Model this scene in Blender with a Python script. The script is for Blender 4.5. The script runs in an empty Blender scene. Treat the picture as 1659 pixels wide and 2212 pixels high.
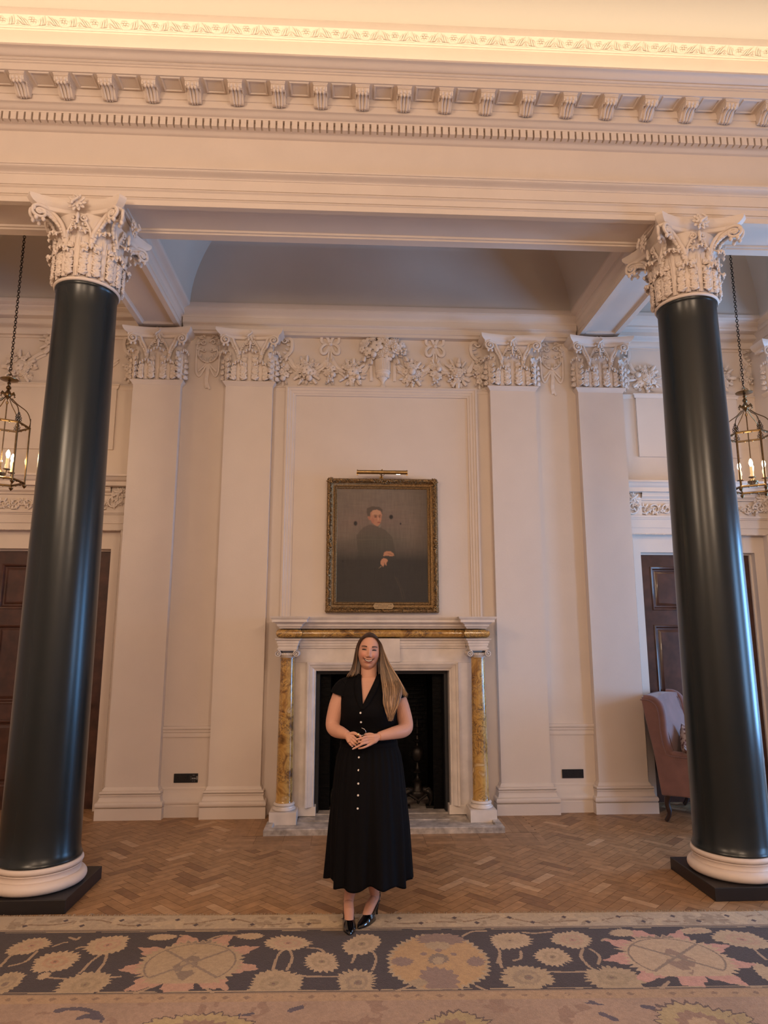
import bpy, bmesh, math, random
import numpy as np
from mathutils import Vector, Matrix
S = bpy.context.scene
COL = S.collection
PI = math.pi
# ------------------------------------------------------------------ camera
def make_camera():
    yaw, pitch, roll = .04867, .17906, .00029
    fw = Vector((math.sin(yaw)*math.cos(pitch), math.cos(yaw)*math.cos(pitch), math.sin(pitch)))
    r = Vector((math.cos(yaw), -math.sin(yaw), 0)); u = r.cross(fw)
    r2 = r*math.cos(roll)+u*math.sin(roll); u2 = -r*math.sin(roll)+u*math.cos(roll)
    cd = bpy.data.cameras.new('camera'); cam = bpy.data.objects.new('camera', cd); COL.objects.link(cam)
    m = Matrix((r2, u2, -fw)).transposed().to_4x4(); m.translation = Vector((-.3231, -7.0495, 1.76))
    cam.matrix_world = m
    cd.sensor_fit = 'VERTICAL'; cd.sensor_height = 36; cd.lens = 1455.0755/2212*36
    cd.clip_start = .05; cd.clip_end = 60
    S.camera = cam
make_camera()
# ------------------------------------------------------------------ world, light, exposure
S.view_settings.view_transform = 'Standard'; S.view_settings.look = 'None'
S.view_settings.gamma = 1; S.view_settings.use_curve_mapping = False
S.view_settings.exposure = 0.0
W = bpy.data.worlds.new('sky'); S.world = W; W.use_nodes = True
_bg = W.node_tree.nodes['Background']; _bg.inputs[0].default_value = (.45, .68, 1, 1); _bg.inputs[1].default_value = 2.2
def area(name, loc, rot, sx, sy, power, color, spread=PI):
    l = bpy.data.lights.new(name, 'AREA'); l.shape = 'RECTANGLE'; l.size = sx; l.size_y = sy
    l.energy = power; l.color = color; l.spread = spread
    o = bpy.data.objects.new(name, l); COL.objects.link(o); o.location = loc; o.rotation_euler = rot; return o
def bulb(name, loc, power, color, rad):
    l = bpy.data.lights.new(name, 'POINT'); l.energy = power; l.color = color; l.shadow_soft_size = rad
    o = bpy.data.objects.new(name, l); COL.objects.link(o); o.location = loc; return o
WARM = (1, .66, .36)
# cove strips lying on top of the cornices (up-lighting wall and ceiling)
area('cove_light', (0, -2.44, 6.045), (math.radians(140), 0, 0), 14.6, .05, 62, (1, .88, .60))
area('cove_light', (0, -10.2, 6.05), (PI, 0, 0), 14.6, .06, 90, (1, .72, .40))
# daylight through the two tall windows in the right-hand wall
area('window_light', (7.4, -1.2, 1.75), (0, PI/2, 0), 2.6, 1.3, 270, (.20, .50, 1))
area('window_light', (7.4, -4.6, 1.85), (0, PI/2, 0), 2.6, 1.3, 125, (.28, .56, 1))
# added warm fill lamps, out of view behind the camera, brightening the room
for _x, _y, _p in ((-3.2, -6.4, 230), (2.2, -8.2, 260), (-1.2, -9.0, 200)):
    bulb('warm_fill_light', (_x, _y, 4.2), _p, (1, .735, .51), .42)
# ------------------------------------------------------------------ mesh builder
class MB:
    def __init__(s): s.v = []; s.f = []; s.c = []
    def add(s, vs, fs, M=None, col=None):
        b = len(s.v)
        if M is not None: vs = [tuple(M @ Vector(p)) for p in vs]
        s.v += [tuple(p) for p in vs]; s.f += [tuple(i+b for i in f) for f in fs]
        if col is not None: s.c += [col]*len(fs)
        return s
    def box(s, x0, x1, y0, y1, z0, z1, M=None, col=None):
        v = [(x, y, z) for x in (x0, x1) for y in (y0, y1) for z in (z0, z1)]
        return s.add(v, [(0,1,3,2),(4,6,7,5),(0,4,5,1),(2,3,7,6),(0,2,6,4),(1,5,7,3)], M, col)
    def grid(s, P, cu=False, cv=False, M=None, col=None):
        n = len(P); m = len(P[0]); vs = [p for r in P for p in r]; fs = []
        for i in range(n if cu else n-1):
            for j in range(m if cv else m-1):
                a, b = i, (i+1) % n; c, d = j, (j+1) % m
                fs.append((a*m+c, b*m+c, b*m+d, a*m+d))
        return s.add(vs, fs, M, col)
    def tube(s, pts, r, n=8, cap=True, closed=False, M=None, flat=1.0, up=None, col=None):
        pts = [Vector(p) for p in pts]; N = len(pts)
        rs = [r(i/(N-1)) if callable(r) else (r[i] if isinstance(r, (list, tuple)) else r) for i in range(N)]
        P = []; pn = None
        for i, p in enumerate(pts):
            if closed: t = pts[(i+1) % N]-pts[i-1]
            else: t = pts[min(i+1, N-1)]-pts[max(i-1, 0)]
            if t.length < 1e-9: t = Vector((0, 0, 1))
            t.normalize()
            if pn is None:
                a = Vector(up) if up else (Vector((0, 0, 1)) if abs(t.z) < .9 else Vector((0, 1, 0)))
                pn = a
            nn = pn-t*pn.dot(t)
            if nn.length < 1e-6: nn = t.orthogonal()
            nn.normalize(); pn = nn; b = t.cross(nn)
            P.append([p+nn*(rs[i]*math.cos(2*PI*k/n))*flat+b*(rs[i]*math.sin(2*PI*k/n)) for k in range(n)])
        s.grid(P, cu=closed, cv=True, M=M, col=col)
        if cap and not closed:
            b = len(s.v)-N*n
            s.f.append(tuple(b+k for k in range(n))[::-1]); s.f.append(tuple(b+(N-1)*n+k for k in range(n)))
            if col is not None: s.c += [col]*2
        return s
    def lathe(s, prof, n=24, c=(0, 0, 0), M=None, a0=0, a1=2*PI, col=None):
        full = abs(a1-a0-2*PI) < 1e-6; k = n if full else n+1
        P = [[(c[0]+r*math.cos(a0+(a1-a0)*j/n), c[1]+r*math.sin(a0+(a1-a0)*j/n), c[2]+z) for j in range(k)] for r, z in prof]
        return s.grid(P, cv=full, M=M, col=col)
    def ball(s, c, r, n=10, M=None, col=None):
        if not isinstance(r, (tuple, list)): r = (r, r, r)
        m = max(4, n//2+1); P = []
        for i in range(m+1):
            a = -PI/2+PI*i/m
            P.append([(c[0]+r[0]*math.cos(a)*math.cos(2*PI*j/n), c[1]+r[1]*math.cos(a)*math.sin(2*PI*j/n), c[2]+r[2]*math.sin(a)) for j in range(n)])
        return s.grid(P, cv=True, M=M, col=col)
    def prism(s, poly, h0, h1, M=None, col=None):       # polygon in local xy, extruded z h0..h1
        n = len(poly); v = [(x, y, h0) for x, y in poly]+[(x, y, h1) for x, y in poly]
        return s.add(v, [tuple(range(n))[::-1], tuple(range(n, 2*n))]+[(i, (i+1) % n, n+(i+1) % n, n+i) for i in range(n)], M, col)
    def sweep(s, path, prof, closed=False, plane='XY', M=None, caps=True, flip=1):
        """profile (out, h) swept along a 2D path with mitred corners. 'out' is to the right of travel."""
        pts = [Vector(p) for p in path]; n = len(pts); P = []
        for i in range(n):
            a = (pts[i]-pts[i-1]).normalized() if (closed or i > 0) else None
            b = (pts[(i+1) % n]-pts[i]).normalized() if (closed or i < n-1) else None
            if a is None: a = b
            if b is None: b = a
            na = Vector((a.y, -a.x)); nb = Vector((b.y, -b.x)); m = na+nb
            m = m/ max(1e-6, m.length_squared)*2 if m.length > 1e-6 else na
            row = []
            for o, h in prof:
                q = pts[i]+m*o*flip
                row.append((q.x, q.y, h) if plane == 'XY' else (q.x, h, q.y))
            P.append(row)
        s.grid(P, cu=closed, M=M)
        if caps and not closed:
            k = len(prof); b = len(s.v)-n*k
            s.f.append(tuple(b+j for j in range(k))); s.f.append(tuple(b+(n-1)*k+j for j in range(k))[::-1])
        return s
    def build(s, name, mat, parent=None, smooth=35, loc=None, bevel=0, weld=False, fixn=True):
        me = bpy.data.meshes.new(name); me.from_pydata(s.v, [], s.f)
        if s.c and len(s.c) == len(s.f):
            ca = me.color_attributes.new('col', 'FLOAT_COLOR', 'CORNER')
            arr = np.empty((len(me.loops), 4), dtype=np.float32); arr[:, 3] = 1
            k = 0
            for f, c in zip(s.f, s.c):
                arr[k:k+len(f), :3] = c[:3]; k += len(f)
            ca.data.foreach_set('color', arr.ravel())
        if weld or fixn:
            bm = bmesh.new(); bm.from_mesh(me)
            if weld: bmesh.ops.remove_doubles(bm, verts=bm.verts, dist=1e-5)
            if fixn: bmesh.ops.recalc_face_normals(bm, faces=bm.faces)
            bm.to_mesh(me); bm.free()
        me.materials.append(mat)
        if smooth:
            me.shade_smooth(); me.set_sharp_from_angle(angle=math.radians(smooth))
        o = bpy.data.objects.new(name, me); COL.objects.link(o)
        if parent is not None: o.parent = parent
        if loc: o.location = loc
        if bevel:
            b = o.modifiers.new('bevel', 'BEVEL'); b.width = bevel; b.segments = 2; b.limit_method = 'ANGLE'; b.angle_limit = math.radians(40)
        return o
def T(x, y, z, rx=0, ry=0, rz=0, s=1):
    sc = s if isinstance(s, (tuple, list)) else (s, s, s)
    return Matrix.Translation((x, y, z)) @ Matrix.Rotation(rz, 4, 'Z') @ Matrix.Rotation(ry, 4, 'Y') @ Matrix.Rotation(rx, 4, 'X') @ Matrix.Diagonal((*sc, 1))
def thing(name, label, cat, loc=(0, 0, 0), group=None, rz=0):
    o = bpy.data.objects.new(name, None); COL.objects.link(o); o.location = loc; o.rotation_euler = (0, 0, rz)
    o.empty_display_size = .05
    return tag(o, label, cat, group)
def tag(o, label, cat, group=None):
    o['label'] = label; o['category'] = cat
    if group: o['group'] = group
    return o
def struct(o, label=None):
    o['kind'] = 'structure'
    if label: o['label'] = label
    return o
def copy_tree(o, parent=None):
    c = o.copy(); COL.objects.link(c)
    if parent is not None: c.parent = parent
    for ch in list(o.children): copy_tree(ch, c)
    return c
def lerp(a, b, t): return a+(b-a)*t
def arc(cx, cy, r, a0, a1, n): return [(cx+r*math.cos(lerp(a0, a1, i/n)), cy+r*math.sin(lerp(a0, a1, i/n))) for i in range(n+1)]
def spline(pts, n=8):
    pts = [Vector(p) for p in pts]; out = []
    for i in range(len(pts)-1):
        p0 = pts[max(i-1, 0)]; p1 = pts[i]; p2 = pts[i+1]; p3 = pts[min(i+2, len(pts)-1)]
        for k in range(n):
            t = k/n
            out.append(.5*((2*p1)+(p2-p0)*t+(2*p0-5*p1+4*p2-p3)*t*t+(3*p1-p0-3*p2+p3)*t**3))
    out.append(pts[-1]); return out
# ------------------------------------------------------------------ materials
def mat(name, color, rough=.5, metal=0, spec=.5, bump=0, bscale=40, var=0, vscale=6, coat=0, sss=0, sheen=0, vcol=False, emit=None, es=0):
    m = bpy.data.materials.new(name); m.use_nodes = True; nt = m.node_tree; b = nt.nodes['Principled BSDF']
    b.inputs['Roughness'].default_value = rough; b.inputs['Metallic'].default_value = metal
    b.inputs['Specular IOR Level'].default_value = spec; b.inputs['Coat Weight'].default_value = coat
    b.inputs['Base Color'].default_value = (*color, 1)
    if sss: b.inputs['Subsurface Weight'].default_value = sss; b.inputs['Subsurface Radius'].default_value = (.012, .005, .003); b.inputs['Subsurface Scale'].default_value = 1
    if sheen: b.inputs['Sheen Weight'].default_value = sheen
    if emit: b.inputs['Emission Color'].default_value = (*emit, 1); b.inputs['Emission Strength'].default_value = es
    L = nt.links.new; tc = nt.nodes.new('ShaderNodeTexCoord'); src = None
    if vcol:
        a = nt.nodes.new('ShaderNodeVertexColor'); a.layer_name = 'col'; src = a.outputs[0]; L(src, b.inputs['Base Color'])
    if var:
        n = nt.nodes.new('ShaderNodeTexNoise'); n.inputs['Scale'].default_value = vscale; n.inputs['Detail'].default_value = 5; L(tc.outputs['Object'], n.inputs['Vector'])
        mr = nt.nodes.new('ShaderNodeMapRange'); mr.inputs[1].default_value = .3; mr.inputs[2].default_value = .7
        mr.inputs[3].default_value = 1-var; mr.inputs[4].default_value = 1+var*.5; L(n.outputs[0], mr.inputs[0])
        mx = nt.nodes.new('ShaderNodeMix'); mx.data_type = 'RGBA'; mx.blend_type = 'MULTIPLY'; mx.inputs[0].default_value = 1
        if src: L(src, mx.inputs[6])
        else: mx.inputs[6].default_value = (*color, 1)
        cb = nt.nodes.new('ShaderNodeCombineColor')
        for k in range(3): L(mr.outputs[0], cb.inputs[k])
        L(cb.outputs[0], mx.inputs[7]); L(mx.outputs[2], b.inputs['Base Color'])
    if bump:
        n = nt.nodes.new('ShaderNodeTexNoise'); n.inputs['Scale'].default_value = bscale; n.inputs['Detail'].default_value = 6; L(tc.outputs['Object'], n.inputs['Vector'])
        bp = nt.nodes.new('ShaderNodeBump'); bp.inputs['Strength'].default_value = bump; bp.inputs['Distance'].default_value = .01
        L(n.outputs[0], bp.inputs['Height']); L(bp.outputs[0], b.inputs['Normal'])
    return m
PLASTER = mat('painted_plaster', (.70, .60, .52), .55, bump=.06, bscale=60, var=.03, vscale=3)
ORNAMENT = mat('carved_plaster', (.74, .64, .56), .6, bump=.05, bscale=90)
CEIL = mat('ceiling_paint', (.55, .48, .42), .7)
VAULT = mat('vault_paint', (.60, .54, .47), .7, bump=.05, bscale=12, var=.06, vscale=1.5)
COLGREEN = mat('dark_green_lacquer', (.011, .016, .018), .27, spec=.45, bump=.02, bscale=300)
BASESTONE = mat('pale_base_stone', (.72, .60, .52), .6, bump=.1, bscale=250)
BLACKWOOD = mat('black_plinth_paint', (.012, .010, .011), .45, bump=.05, bscale=80)
def marble_white():
    m = mat('white_marble', (.74, .66, .60), .32, var=.14, vscale=7); return m
WMARBLE = marble_white()
def marble_yellow():
    m = bpy.data.materials.new('siena_marble'); m.use_nodes = True; nt = m.node_tree; b = nt.nodes['Principled BSDF']; L = nt.links.new
    b.inputs['Roughness'].default_value = .12; b.inputs['Coat Weight'].default_value = .5
    tc = nt.nodes.new('ShaderNodeTexCoord'); mp = nt.nodes.new('ShaderNodeMapping'); mp.inputs['Rotation'].default_value = (.5, .7, .3); L(tc.outputs['Object'], mp.inputs[0])
    n1 = nt.nodes.new('ShaderNodeTexNoise'); n1.inputs['Scale'].default_value = 7; n1.inputs['Detail'].default_value = 8; n1.inputs['Distortion'].default_value = 1.6; L(mp.outputs[0], n1.inputs['Vector'])
    r1 = nt.nodes.new('ShaderNodeValToRGB'); e = r1.color_ramp.elements
    e[0].position = .28; e[0].color = (.13, .065, .022, 1); e[1].position = .74; e[1].color = (.72, .55, .30, 1)
    for p, c in ((.40, (.40, .21, .055, 1)), (.52, (.58, .35, .10, 1)), (.62, (.44, .25, .08, 1))):
        q = e.new(p); q.color = c
    L(n1.outputs[0], r1.inputs[0])
    n2 = nt.nodes.new('ShaderNodeTexNoise'); n2.inputs['Scale'].default_value = 11; n2.inputs['Detail'].default_value = 10; n2.inputs['Roughness'].default_value = .65; n2.inputs['Distortion'].default_value = 2.5; L(mp.outputs[0], n2.inputs['Vector'])
    s = nt.nodes.new('ShaderNodeMath'); s.operation = 'SUBTRACT'; s.inputs[1].default_value = .5; L(n2.outputs[0], s.inputs[0])
    a = nt.nodes.new('ShaderNodeMath'); a.operation = 'ABSOLUTE'; L(s.outputs[0], a.inputs[0])
    r2 = nt.nodes.new('ShaderNodeMapRange'); r2.inputs[1].default_value = .004; r2.inputs[2].default_value = .030; r2.inputs[3].default_value = 1; r2.inputs[4].default_value = 0; L(a.outputs[0], r2.inputs[0])
    n3 = nt.nodes.new('ShaderNodeTexNoise'); n3.inputs['Scale'].default_value = 3.5; L(mp.outputs[0], n3.inputs['Vector'])
    r3 = nt.nodes.new('ShaderNodeMapRange'); r3.inputs[1].default_value = .42; r3.inputs[2].default_value = .52; L(n3.outputs[0], r3.inputs[0])
    mu = nt.nodes.new('ShaderNodeMath'); mu.operation = 'MULTIPLY'; L(r2.outputs[0], mu.inputs[0]); L(r3.outputs[0], mu.inputs[1])
    mx = nt.nodes.new('ShaderNodeMix'); mx.data_type = 'RGBA'; L(mu.outputs[0], mx.inputs[0]); L(r1.outputs[0], mx.inputs[6]); mx.inputs[7].default_value = (.05, .035, .04, 1)
    L(mx.outputs[2], b.inputs['Base Color']); return m
YMARBLE = marble_yellow()
BRASS = mat('aged_brass', (.42, .28, .12), .32, metal=1, var=.25, vscale=30)
DBRONZE = mat('dark_bronze', (.10, .075, .05), .4, metal=.8, bump=.2, bscale=60)
GILT = mat('old_gilt', (.30, .19, .085), .42, metal=.75, bump=.5, bscale=120, var=.5, vscale=70)
BLACK = mat('black_iron', (.006, .006, .007), .6)
# ================================================================== the room shell
PX1, PX2, PW, PWB = 2.444, 1.452, .254, .318      # pilaster centres, shaft half width, plinth half width
ZA = 5.076                                         # underside of the architrave and beams
FY, BY = -2.184, -1.719                            # front and back of the screen architrave
def slab(name, boxes, m, label=None):
    b = MB()
    for q in boxes: b.box(*q)
    return struct(b.build(name, m, smooth=0), label)
# floor: herringbone blocks, every block a face with its own tone
def make_floor():
    rnd = random.Random(4); b = MB(); L, w, g = .245, .0735, .0013
    cs = math.cos(PI/4); x0, x1, y0, y1 = -7.5, 7.5, -11, .62
    for i in range(-160, 161):
        for j in range(-60, 61):
            for k in (0, 1):
                ox, oy = i*w+j*L, i*w-j*L
                r = (ox, ox+L, oy, oy+w) if k == 0 else (ox+L, ox+L+w, oy+w-L, oy+w)
                r = (r[0]+g, r[1]-g, r[2]+g, r[3]-g)
                q = [((x-y)*cs, (x+y)*cs-2) for x, y in ((r[0], r[2]), (r[1], r[2]), (r[1], r[3]), (r[0], r[3]))]
                cx = sum(p[0] for p in q)/4; cy = sum(p[1] for p in q)/4
                if not (x0 < cx < x1 and -6.2 < cy < .55): continue
                if abs(cx) < 1.30 and cy > -.86: continue
                t = rnd.random(); t2 = rnd.random()
                c = (lerp(.31, .42, t), lerp(.168, .235, t), lerp(.076, .112, t))
                if t2 < .07: c = (.25, .13, .062)
                if t2 > .95: c = (.50, .31, .17)
                b.add([(x, y, 0) for x, y in q], [(0, 1, 2, 3)], col=c)
    rr = random.Random(9)
    def border(xa, xb, ya, yb, alongx):          # straight border blocks round the hearth
        n = int((xb-xa if alongx else yb-ya)/.245)+1
        for k in range(n):
            t = rr.random(); c = (lerp(.30, .42, t), lerp(.165, .235, t), lerp(.078, .115, t))
            if alongx:
                u0 = xa+k*.245+.001; u1 = min(xa+(k+1)*.245, xb)-.001
                if u1 > u0: b.add([(u0, ya, .0004), (u1, ya, .0004), (u1, yb, .0004), (u0, yb, .0004)], [(0, 1, 2, 3)], col=c)
            else:
                u0 = ya+k*.245+.001; u1 = min(ya+(k+1)*.245, yb)-.001
                if u1 > u0: b.add([(xa, u0, .0004), (xb, u0, .0004), (xb, u1, .0004), (xa, u1, .0004)], [(0, 1, 2, 3)], col=c)
    for r in range(5): border(-1.38, 1.38, -1.01+.075*r, -.937+.075*r, True)
    for r in range(5):
        for s in (-1, 1):
            xa = 1.005+.0735*r; xa, xb = (xa, xa+.072) if s > 0 else (-xa-.072, -xa)
            border(xa, xb, -.63, .1, False)
    m = mat('oak_blocks', (.3, .15, .07), .42, vcol=True, var=.22, vscale=14, bump=.10, bscale=30, spec=.4)
    b.build('floor_blocks', m, smooth=0, fixn=False)
    fl = bpy.data.objects['floor_blocks']; fl.name = 'floor'; struct(fl, 'oak herringbone parquet floor')
    u = MB(); u.box(-7.7, 7.7, -11.2, .7, -.12, -.0015); o = u.build('floor_base', mat('floor_joint', (.12, .062, .032), .8), smooth=0); o.name = 'floor.001'; struct(o)
    return fl
make_floor()
# back wall: central block at Y=.09 with the fireplace opening, outer bays at Y=.30 with door openings
DC, DHW, DH = 3.565, .635, 2.64
CB = 2.60
slab('wall_back', [(-CB, -.70, .09, .9, -.05, 5.2), (.70, CB, .09, .9, -.05, 5.2), (-.70, .70, .09, .9, 1.46, 5.2)], PLASTER, 'cream plaster chimney breast wall behind the columns')
for s in (-1, 1):
    def bx(a, b_, *r): return ((a, b_, *r) if s > 0 else (-b_, -a, *r))
    slab('wall_side', [bx(CB, DC-DHW-.02, .30, .9, -.05, 5.3), bx(DC+DHW+.02, 7.6, .30, .9, -.05, 5.3), bx(DC-DHW-.02, DC+DHW+.02, .30, .9, DH+.02, 5.3)], PLASTER, 'cream plaster wall around the door').name = 'wall_back.00%d' % (5 if s < 0 else 6)
slab('wall_left', [(-7.7, -7.5, -11, .3, -.05, 7.1)], PLASTER)
slab('wall_front', [(-7.7, 7.7, -11.2, -11, -.05, 7.1)], PLASTER)
slab('wall_right', [(7.5, 7.7, -11, -5.35, -.05, 7.1), (7.5, 7.7, -3.85, -1.95, -.05, 7.1), (7.5, 7.7, -.45, .3, -.05, 7.1),
    (7.5, 7.7, -5.35, -3.85, -.05, .45), (7.5, 7.7, -1.95, -.45, -.05, .45), (7.5, 7.7, -5.35, -3.85, 3.2, 7.1), (7.5, 7.7, -1.95, -.45, 3.2, 7.1)], PLASTER)
def sash(i, yc):
    b = MB()
    for y0, y1, z0, z1 in [(-.75, -.69, .45, 3.2), (.69, .75, .45, 3.2), (-.75, .75, .45, .53), (-.75, .75, 3.12, 3.2), (-.69, .69, 1.78, 1.84), (-.25, -.22, .53, 3.12), (.22, .25, .53, 3.12), (-.69, .69, 1.12, 1.15), (-.69, .69, 2.46, 2.49)]:
        b.box(7.56, 7.62, yc+y0, yc+y1, z0, z1)
    struct(b.build('window_%d' % i, PLASTER, smooth=0), 'tall sash window')
sash(1, -1.2); sash(2, -4.6)
# main ceiling and the upper wall above the cornice
slab('ceiling', [(-7.7, 7.7, -11.2, -2.0, 6.722, 7.1)], CEIL, 'cream plaster ceiling of the main room')
# ---- entablature of the column screen (long horizontal mouldings)
def xsweep(name, prof, x0, x1, m, smooth=30, label=None, parent=None):
    b = MB(); b.grid([[(x, y, z) for y, z in prof] for x in (x0, x1)])
    k = len(prof); b.f.append(tuple(range(k))); b.f.append(tuple(range(k, 2*k)))
    o = b.build(name, m, parent, smooth=smooth)
    return o
def cyma(p, q, n=8, inv=False):
    out = []
    for i in range(n+1):
        t = i/n; s = t-math.sin(2*PI*t)/(2*PI)*.9
        out.append((lerp(p[0], q[0], t if inv else s), lerp(p[1], q[1], s if inv else t)))
    return out
def bead(y, z0, z1, d, n=5): return [(y-d*math.sin(PI*i/n), lerp(z0, z1, i/n)) for i in range(n+1)]
ent = [(FY+.02, ZA), (FY, ZA), (FY, 5.120)]+bead(FY, 5.120, 5.140, .010)+[(FY-.008, 5.141), (FY-.008, 5.188)]+bead(FY-.010, 5.190, 5.214, .013)+[(FY-.018, 5.215), (FY-.018, 5.300)]
ent += cyma((FY-.024, 5.302), (FY-.080, 5.342))+[(FY-.088, 5.344), (FY-.088, 5.358), (FY-.002, 5.360)]
ent += [(FY-.002, 5.690)]+cyma((FY-.010, 5.692), (FY-.058, 5.714), inv=True)+[(FY-.066, 5.715), (FY-.066, 5.778)]
ent += [(FY-.108, 5.780), (FY-.108, 5.790)]+cyma((FY-.112, 5.792), (FY-.168, 5.818), inv=True)+[(FY-.172, 5.820), (FY-.172, 5.875), (FY-.182, 5.877), (FY-.182, 5.937)]
ZS = 5.937
ent += [(FY-.345, ZS), (FY-.345, 5.992), (FY-.356, 5.995), (FY-.356, 6.006), (FY-.366, 6.008)]+bead(FY-.366, 6.010, 6.024, .008)+cyma((FY-.37, 6.025), (FY-.43, 6.058), inv=True)+[(FY-.44, 6.060), (FY-.44, 6.076)]
ent += [(FY-.36, 6.076), (FY-.36, 6.03), (FY-.02, 6.03), (FY-.02, 6.605), (BY, 6.605), (BY, 5.5), (BY, ZA+.01)]
SC = xsweep('trim_1', ent, -7.5, 7.5, PLASTER); struct(SC, 'long cream entablature above the two dark columns')
# dentils, coffer frames and scroll brackets of the cornice
b = MB(); p = .0575
for i in range(-130, 131):
    x = i*p; b.box(x-.0212, x+.0212, FY-.108, FY-.06, 5.713, 5.779)
o = b.build('dentil_band', PLASTER, SC, smooth=0); o['label'] = 'row of small square dentils'
MP = .3262; MX0 = -2.585+.033
b = MB()
for i in range(-18, 32):
    xc = MX0+(i+.5)*MP-.0
    if abs(xc) > 7: continue
    for r, z in ((.072, ZS-.0), (.060, ZS-.0)):
        pass
    o1, o2 = .078, .058; yc = FY-.262
    P = []
    for (r, z) in ((o1, ZS-.001), (o1-.006, ZS-.008), (o2+.004, ZS-.008), (o2, ZS-.001)):
        P.append([(xc-r, yc-r*.92, z), (xc+r, yc-r*.92, z), (xc+r, yc+r*.92, z), (xc-r, yc+r*.92, z)])
    b.grid(P, cv=True)
b.build('coffer_frame', PLASTER, SC, smooth=0)
def modillion():
    b = MB(); W_ = .052
    # side outline of the scroll in (y,z): y from back (0) to front (-.15), z down from 0
    top = [(0.0, 0.0), (-.150, 0.0), (-.150, -.014), (-.142, -.020)]
    body = [(-.140, -.022), (-.142, -.040), (-.132, -.056), (-.116, -.060), (-.100, -.052), (-.082, -.050), (-.064, -.062), (-.046, -.082), (-.030, -.098), (-.016, -.104), (0, -.100)]
    poly = [(0, -.018)]+[(-.138, -.018)]+body
    b.box(-W_-.006, W_+.006, -.150, 0, -.010, 0); b.box(-W_-.002, W_+.002, -.146, 0, -.019, -.010)
    M = Matrix(((0, 0, 1, 0), (1, 0, 0, 0), (0, 1, 0, 0), (0, 0, 0, 1)))
    b.prism(poly, -W_, W_, M)
    for k in (-1, 0, 1):                       # front roll with rounded lobes, leaf below
        b.ball((k*.030, -.132, -.040), (.017, .018, .019), 10)
        b.ball((k*.026, -.124, -.060), (.013, .014, .016), 10)
        b.tube([(k*.024, -.118, -.060), (k*.026, -.090, -.057), (k*.027, -.060, -.074), (k*.022, -.026, -.106), (k*.018, -.006, -.106)], [.011, .013, .012, .011, .006], 6)
    for k in (-1, 1):
        sp = [(k*(W_+.001), -.060+.026*(1-t)*math.cos(4.5*PI*t)-.02, -.045+.020*(1-t)*math.sin(4.5*PI*t)) for t in [i/22 for i in range(22)]]
        b.tube(sp, .0035, 5)
    return b.build('modillion', PLASTER, SC, smooth=40)
md = modillion(); md.location = (MX0+MP*0, FY-.182, ZS); first = True
for i in range(-15, 32):
    x = MX0+i*MP
    if abs(x) > 3.6: continue
    if first: md.location.x = x; first = False; continue
    c = md.copy(); COL.objects.link(c); c.location.x = x
# upper carved band under the ceiling (lit by the cove)
U0 = FY-.02
ub = [(U0+.15, 6.606), (U0-.012, 6.606), (U0-.012, 6.618), (U0-.018, 6.622)]+[(U0-.018-.075*(1-math.cos(PI/2*t)), 6.622+.038*math.sin(PI/2*t)) for t in [i/6 for i in range(7)]]
ub += [(U0-.100, 6.695), (U0-.100, 6.735), (U0-.085, 6.75), (U0-.09, 6.80), (U0-.20, 6.90), (U0+.15, 6.722)]
TB = xsweep('trim_2', ub, -7.5, 7.5, PLASTER); struct(TB, 'carved band under the main ceiling')
def leafband():
    b = MB(); rnd = random.Random(3); P = .245
    def pt(x, t, o=0):      # t 0..1 up the cove
        a = PI/2*t; return (x, U0-.018-.075*(1-math.cos(a))-o*math.cos(a), 6.622+.038*math.sin(a)-o*math.sin(a)*.6)
    for i in range(-16, 17):
        x0 = i*P*1.0
        for k in range(6):
            a = k*PI/3; b.ball(pt(x0+.022*math.cos(a), .62+.2*math.sin(a), .004), (.013, .007, .012), 8)
        b.ball(pt(x0, .62, .008), .009, 8)
        for s in (-1, 1):
            for k, (dx, t0, t1) in enumerate(((.045, .25, .75), (.065, .15, .85), (.088, .3, .95), (.10, .1, .6))):
                b.tube([pt(x0+s*dx*.9, t0, .002), pt(x0+s*(dx+.008), (t0+t1)/2, .010), pt(x0+s*(dx+.022), t1, .004)], [.003, .007, .002], 6)
            b.tube([pt(x0+s*.03, .1, .003), pt(x0+s*.07, .06, .007), pt(x0+s*.115, .2, .006), pt(x0+s*.12, .5, .004)], [.004, .005, .005, .002], 6)
    return b.build('leaf_relief', PLASTER, TB, smooth=60)
leafband()
# soffit of the architrave: framed sunk panels
def frame_strip(b, x0, x1, y0, y1, z, w, h):
    b.box(x0, x1, y0, y0+w, z-h, z); b.box(x0, x1, y1-w, y1, z-h, z); b.box(x0, x0+w, y0+w, y1-w, z-h, z); b.box(x1-w, x1, y0+w, y1-w, z-h, z)
b = MB()
b.box(-7.5, 7.5, FY+.002, FY+.05, ZA-.0005, ZA+.05)
b.box(-7.5, 7.5, BY-.085, BY, ZA-.0005, ZA+.05)
for s in (-1, 1):
    for c in (2.45, 4.64): b.box(s*c-.30, s*c+.30, FY+.05, BY-.085, ZA-.0005, ZA+.05)
for x0, x1 in ((-2.15, 2.15), (2.75, 4.34), (-4.34, -2.75)):
    frame_strip(b, x0, x1, FY+.05, BY-.085, ZA+.035, .018, .02)
o = b.build('trim_3', PLASTER, smooth=0); struct(o, 'sunk soffit panels under the architrave')
b = MB(); b.box(-7.5, 7.5, FY+.05, BY-.085, ZA+.034, ZA+.05); struct(b.build('trim_4', PLASTER, smooth=0))
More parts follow.
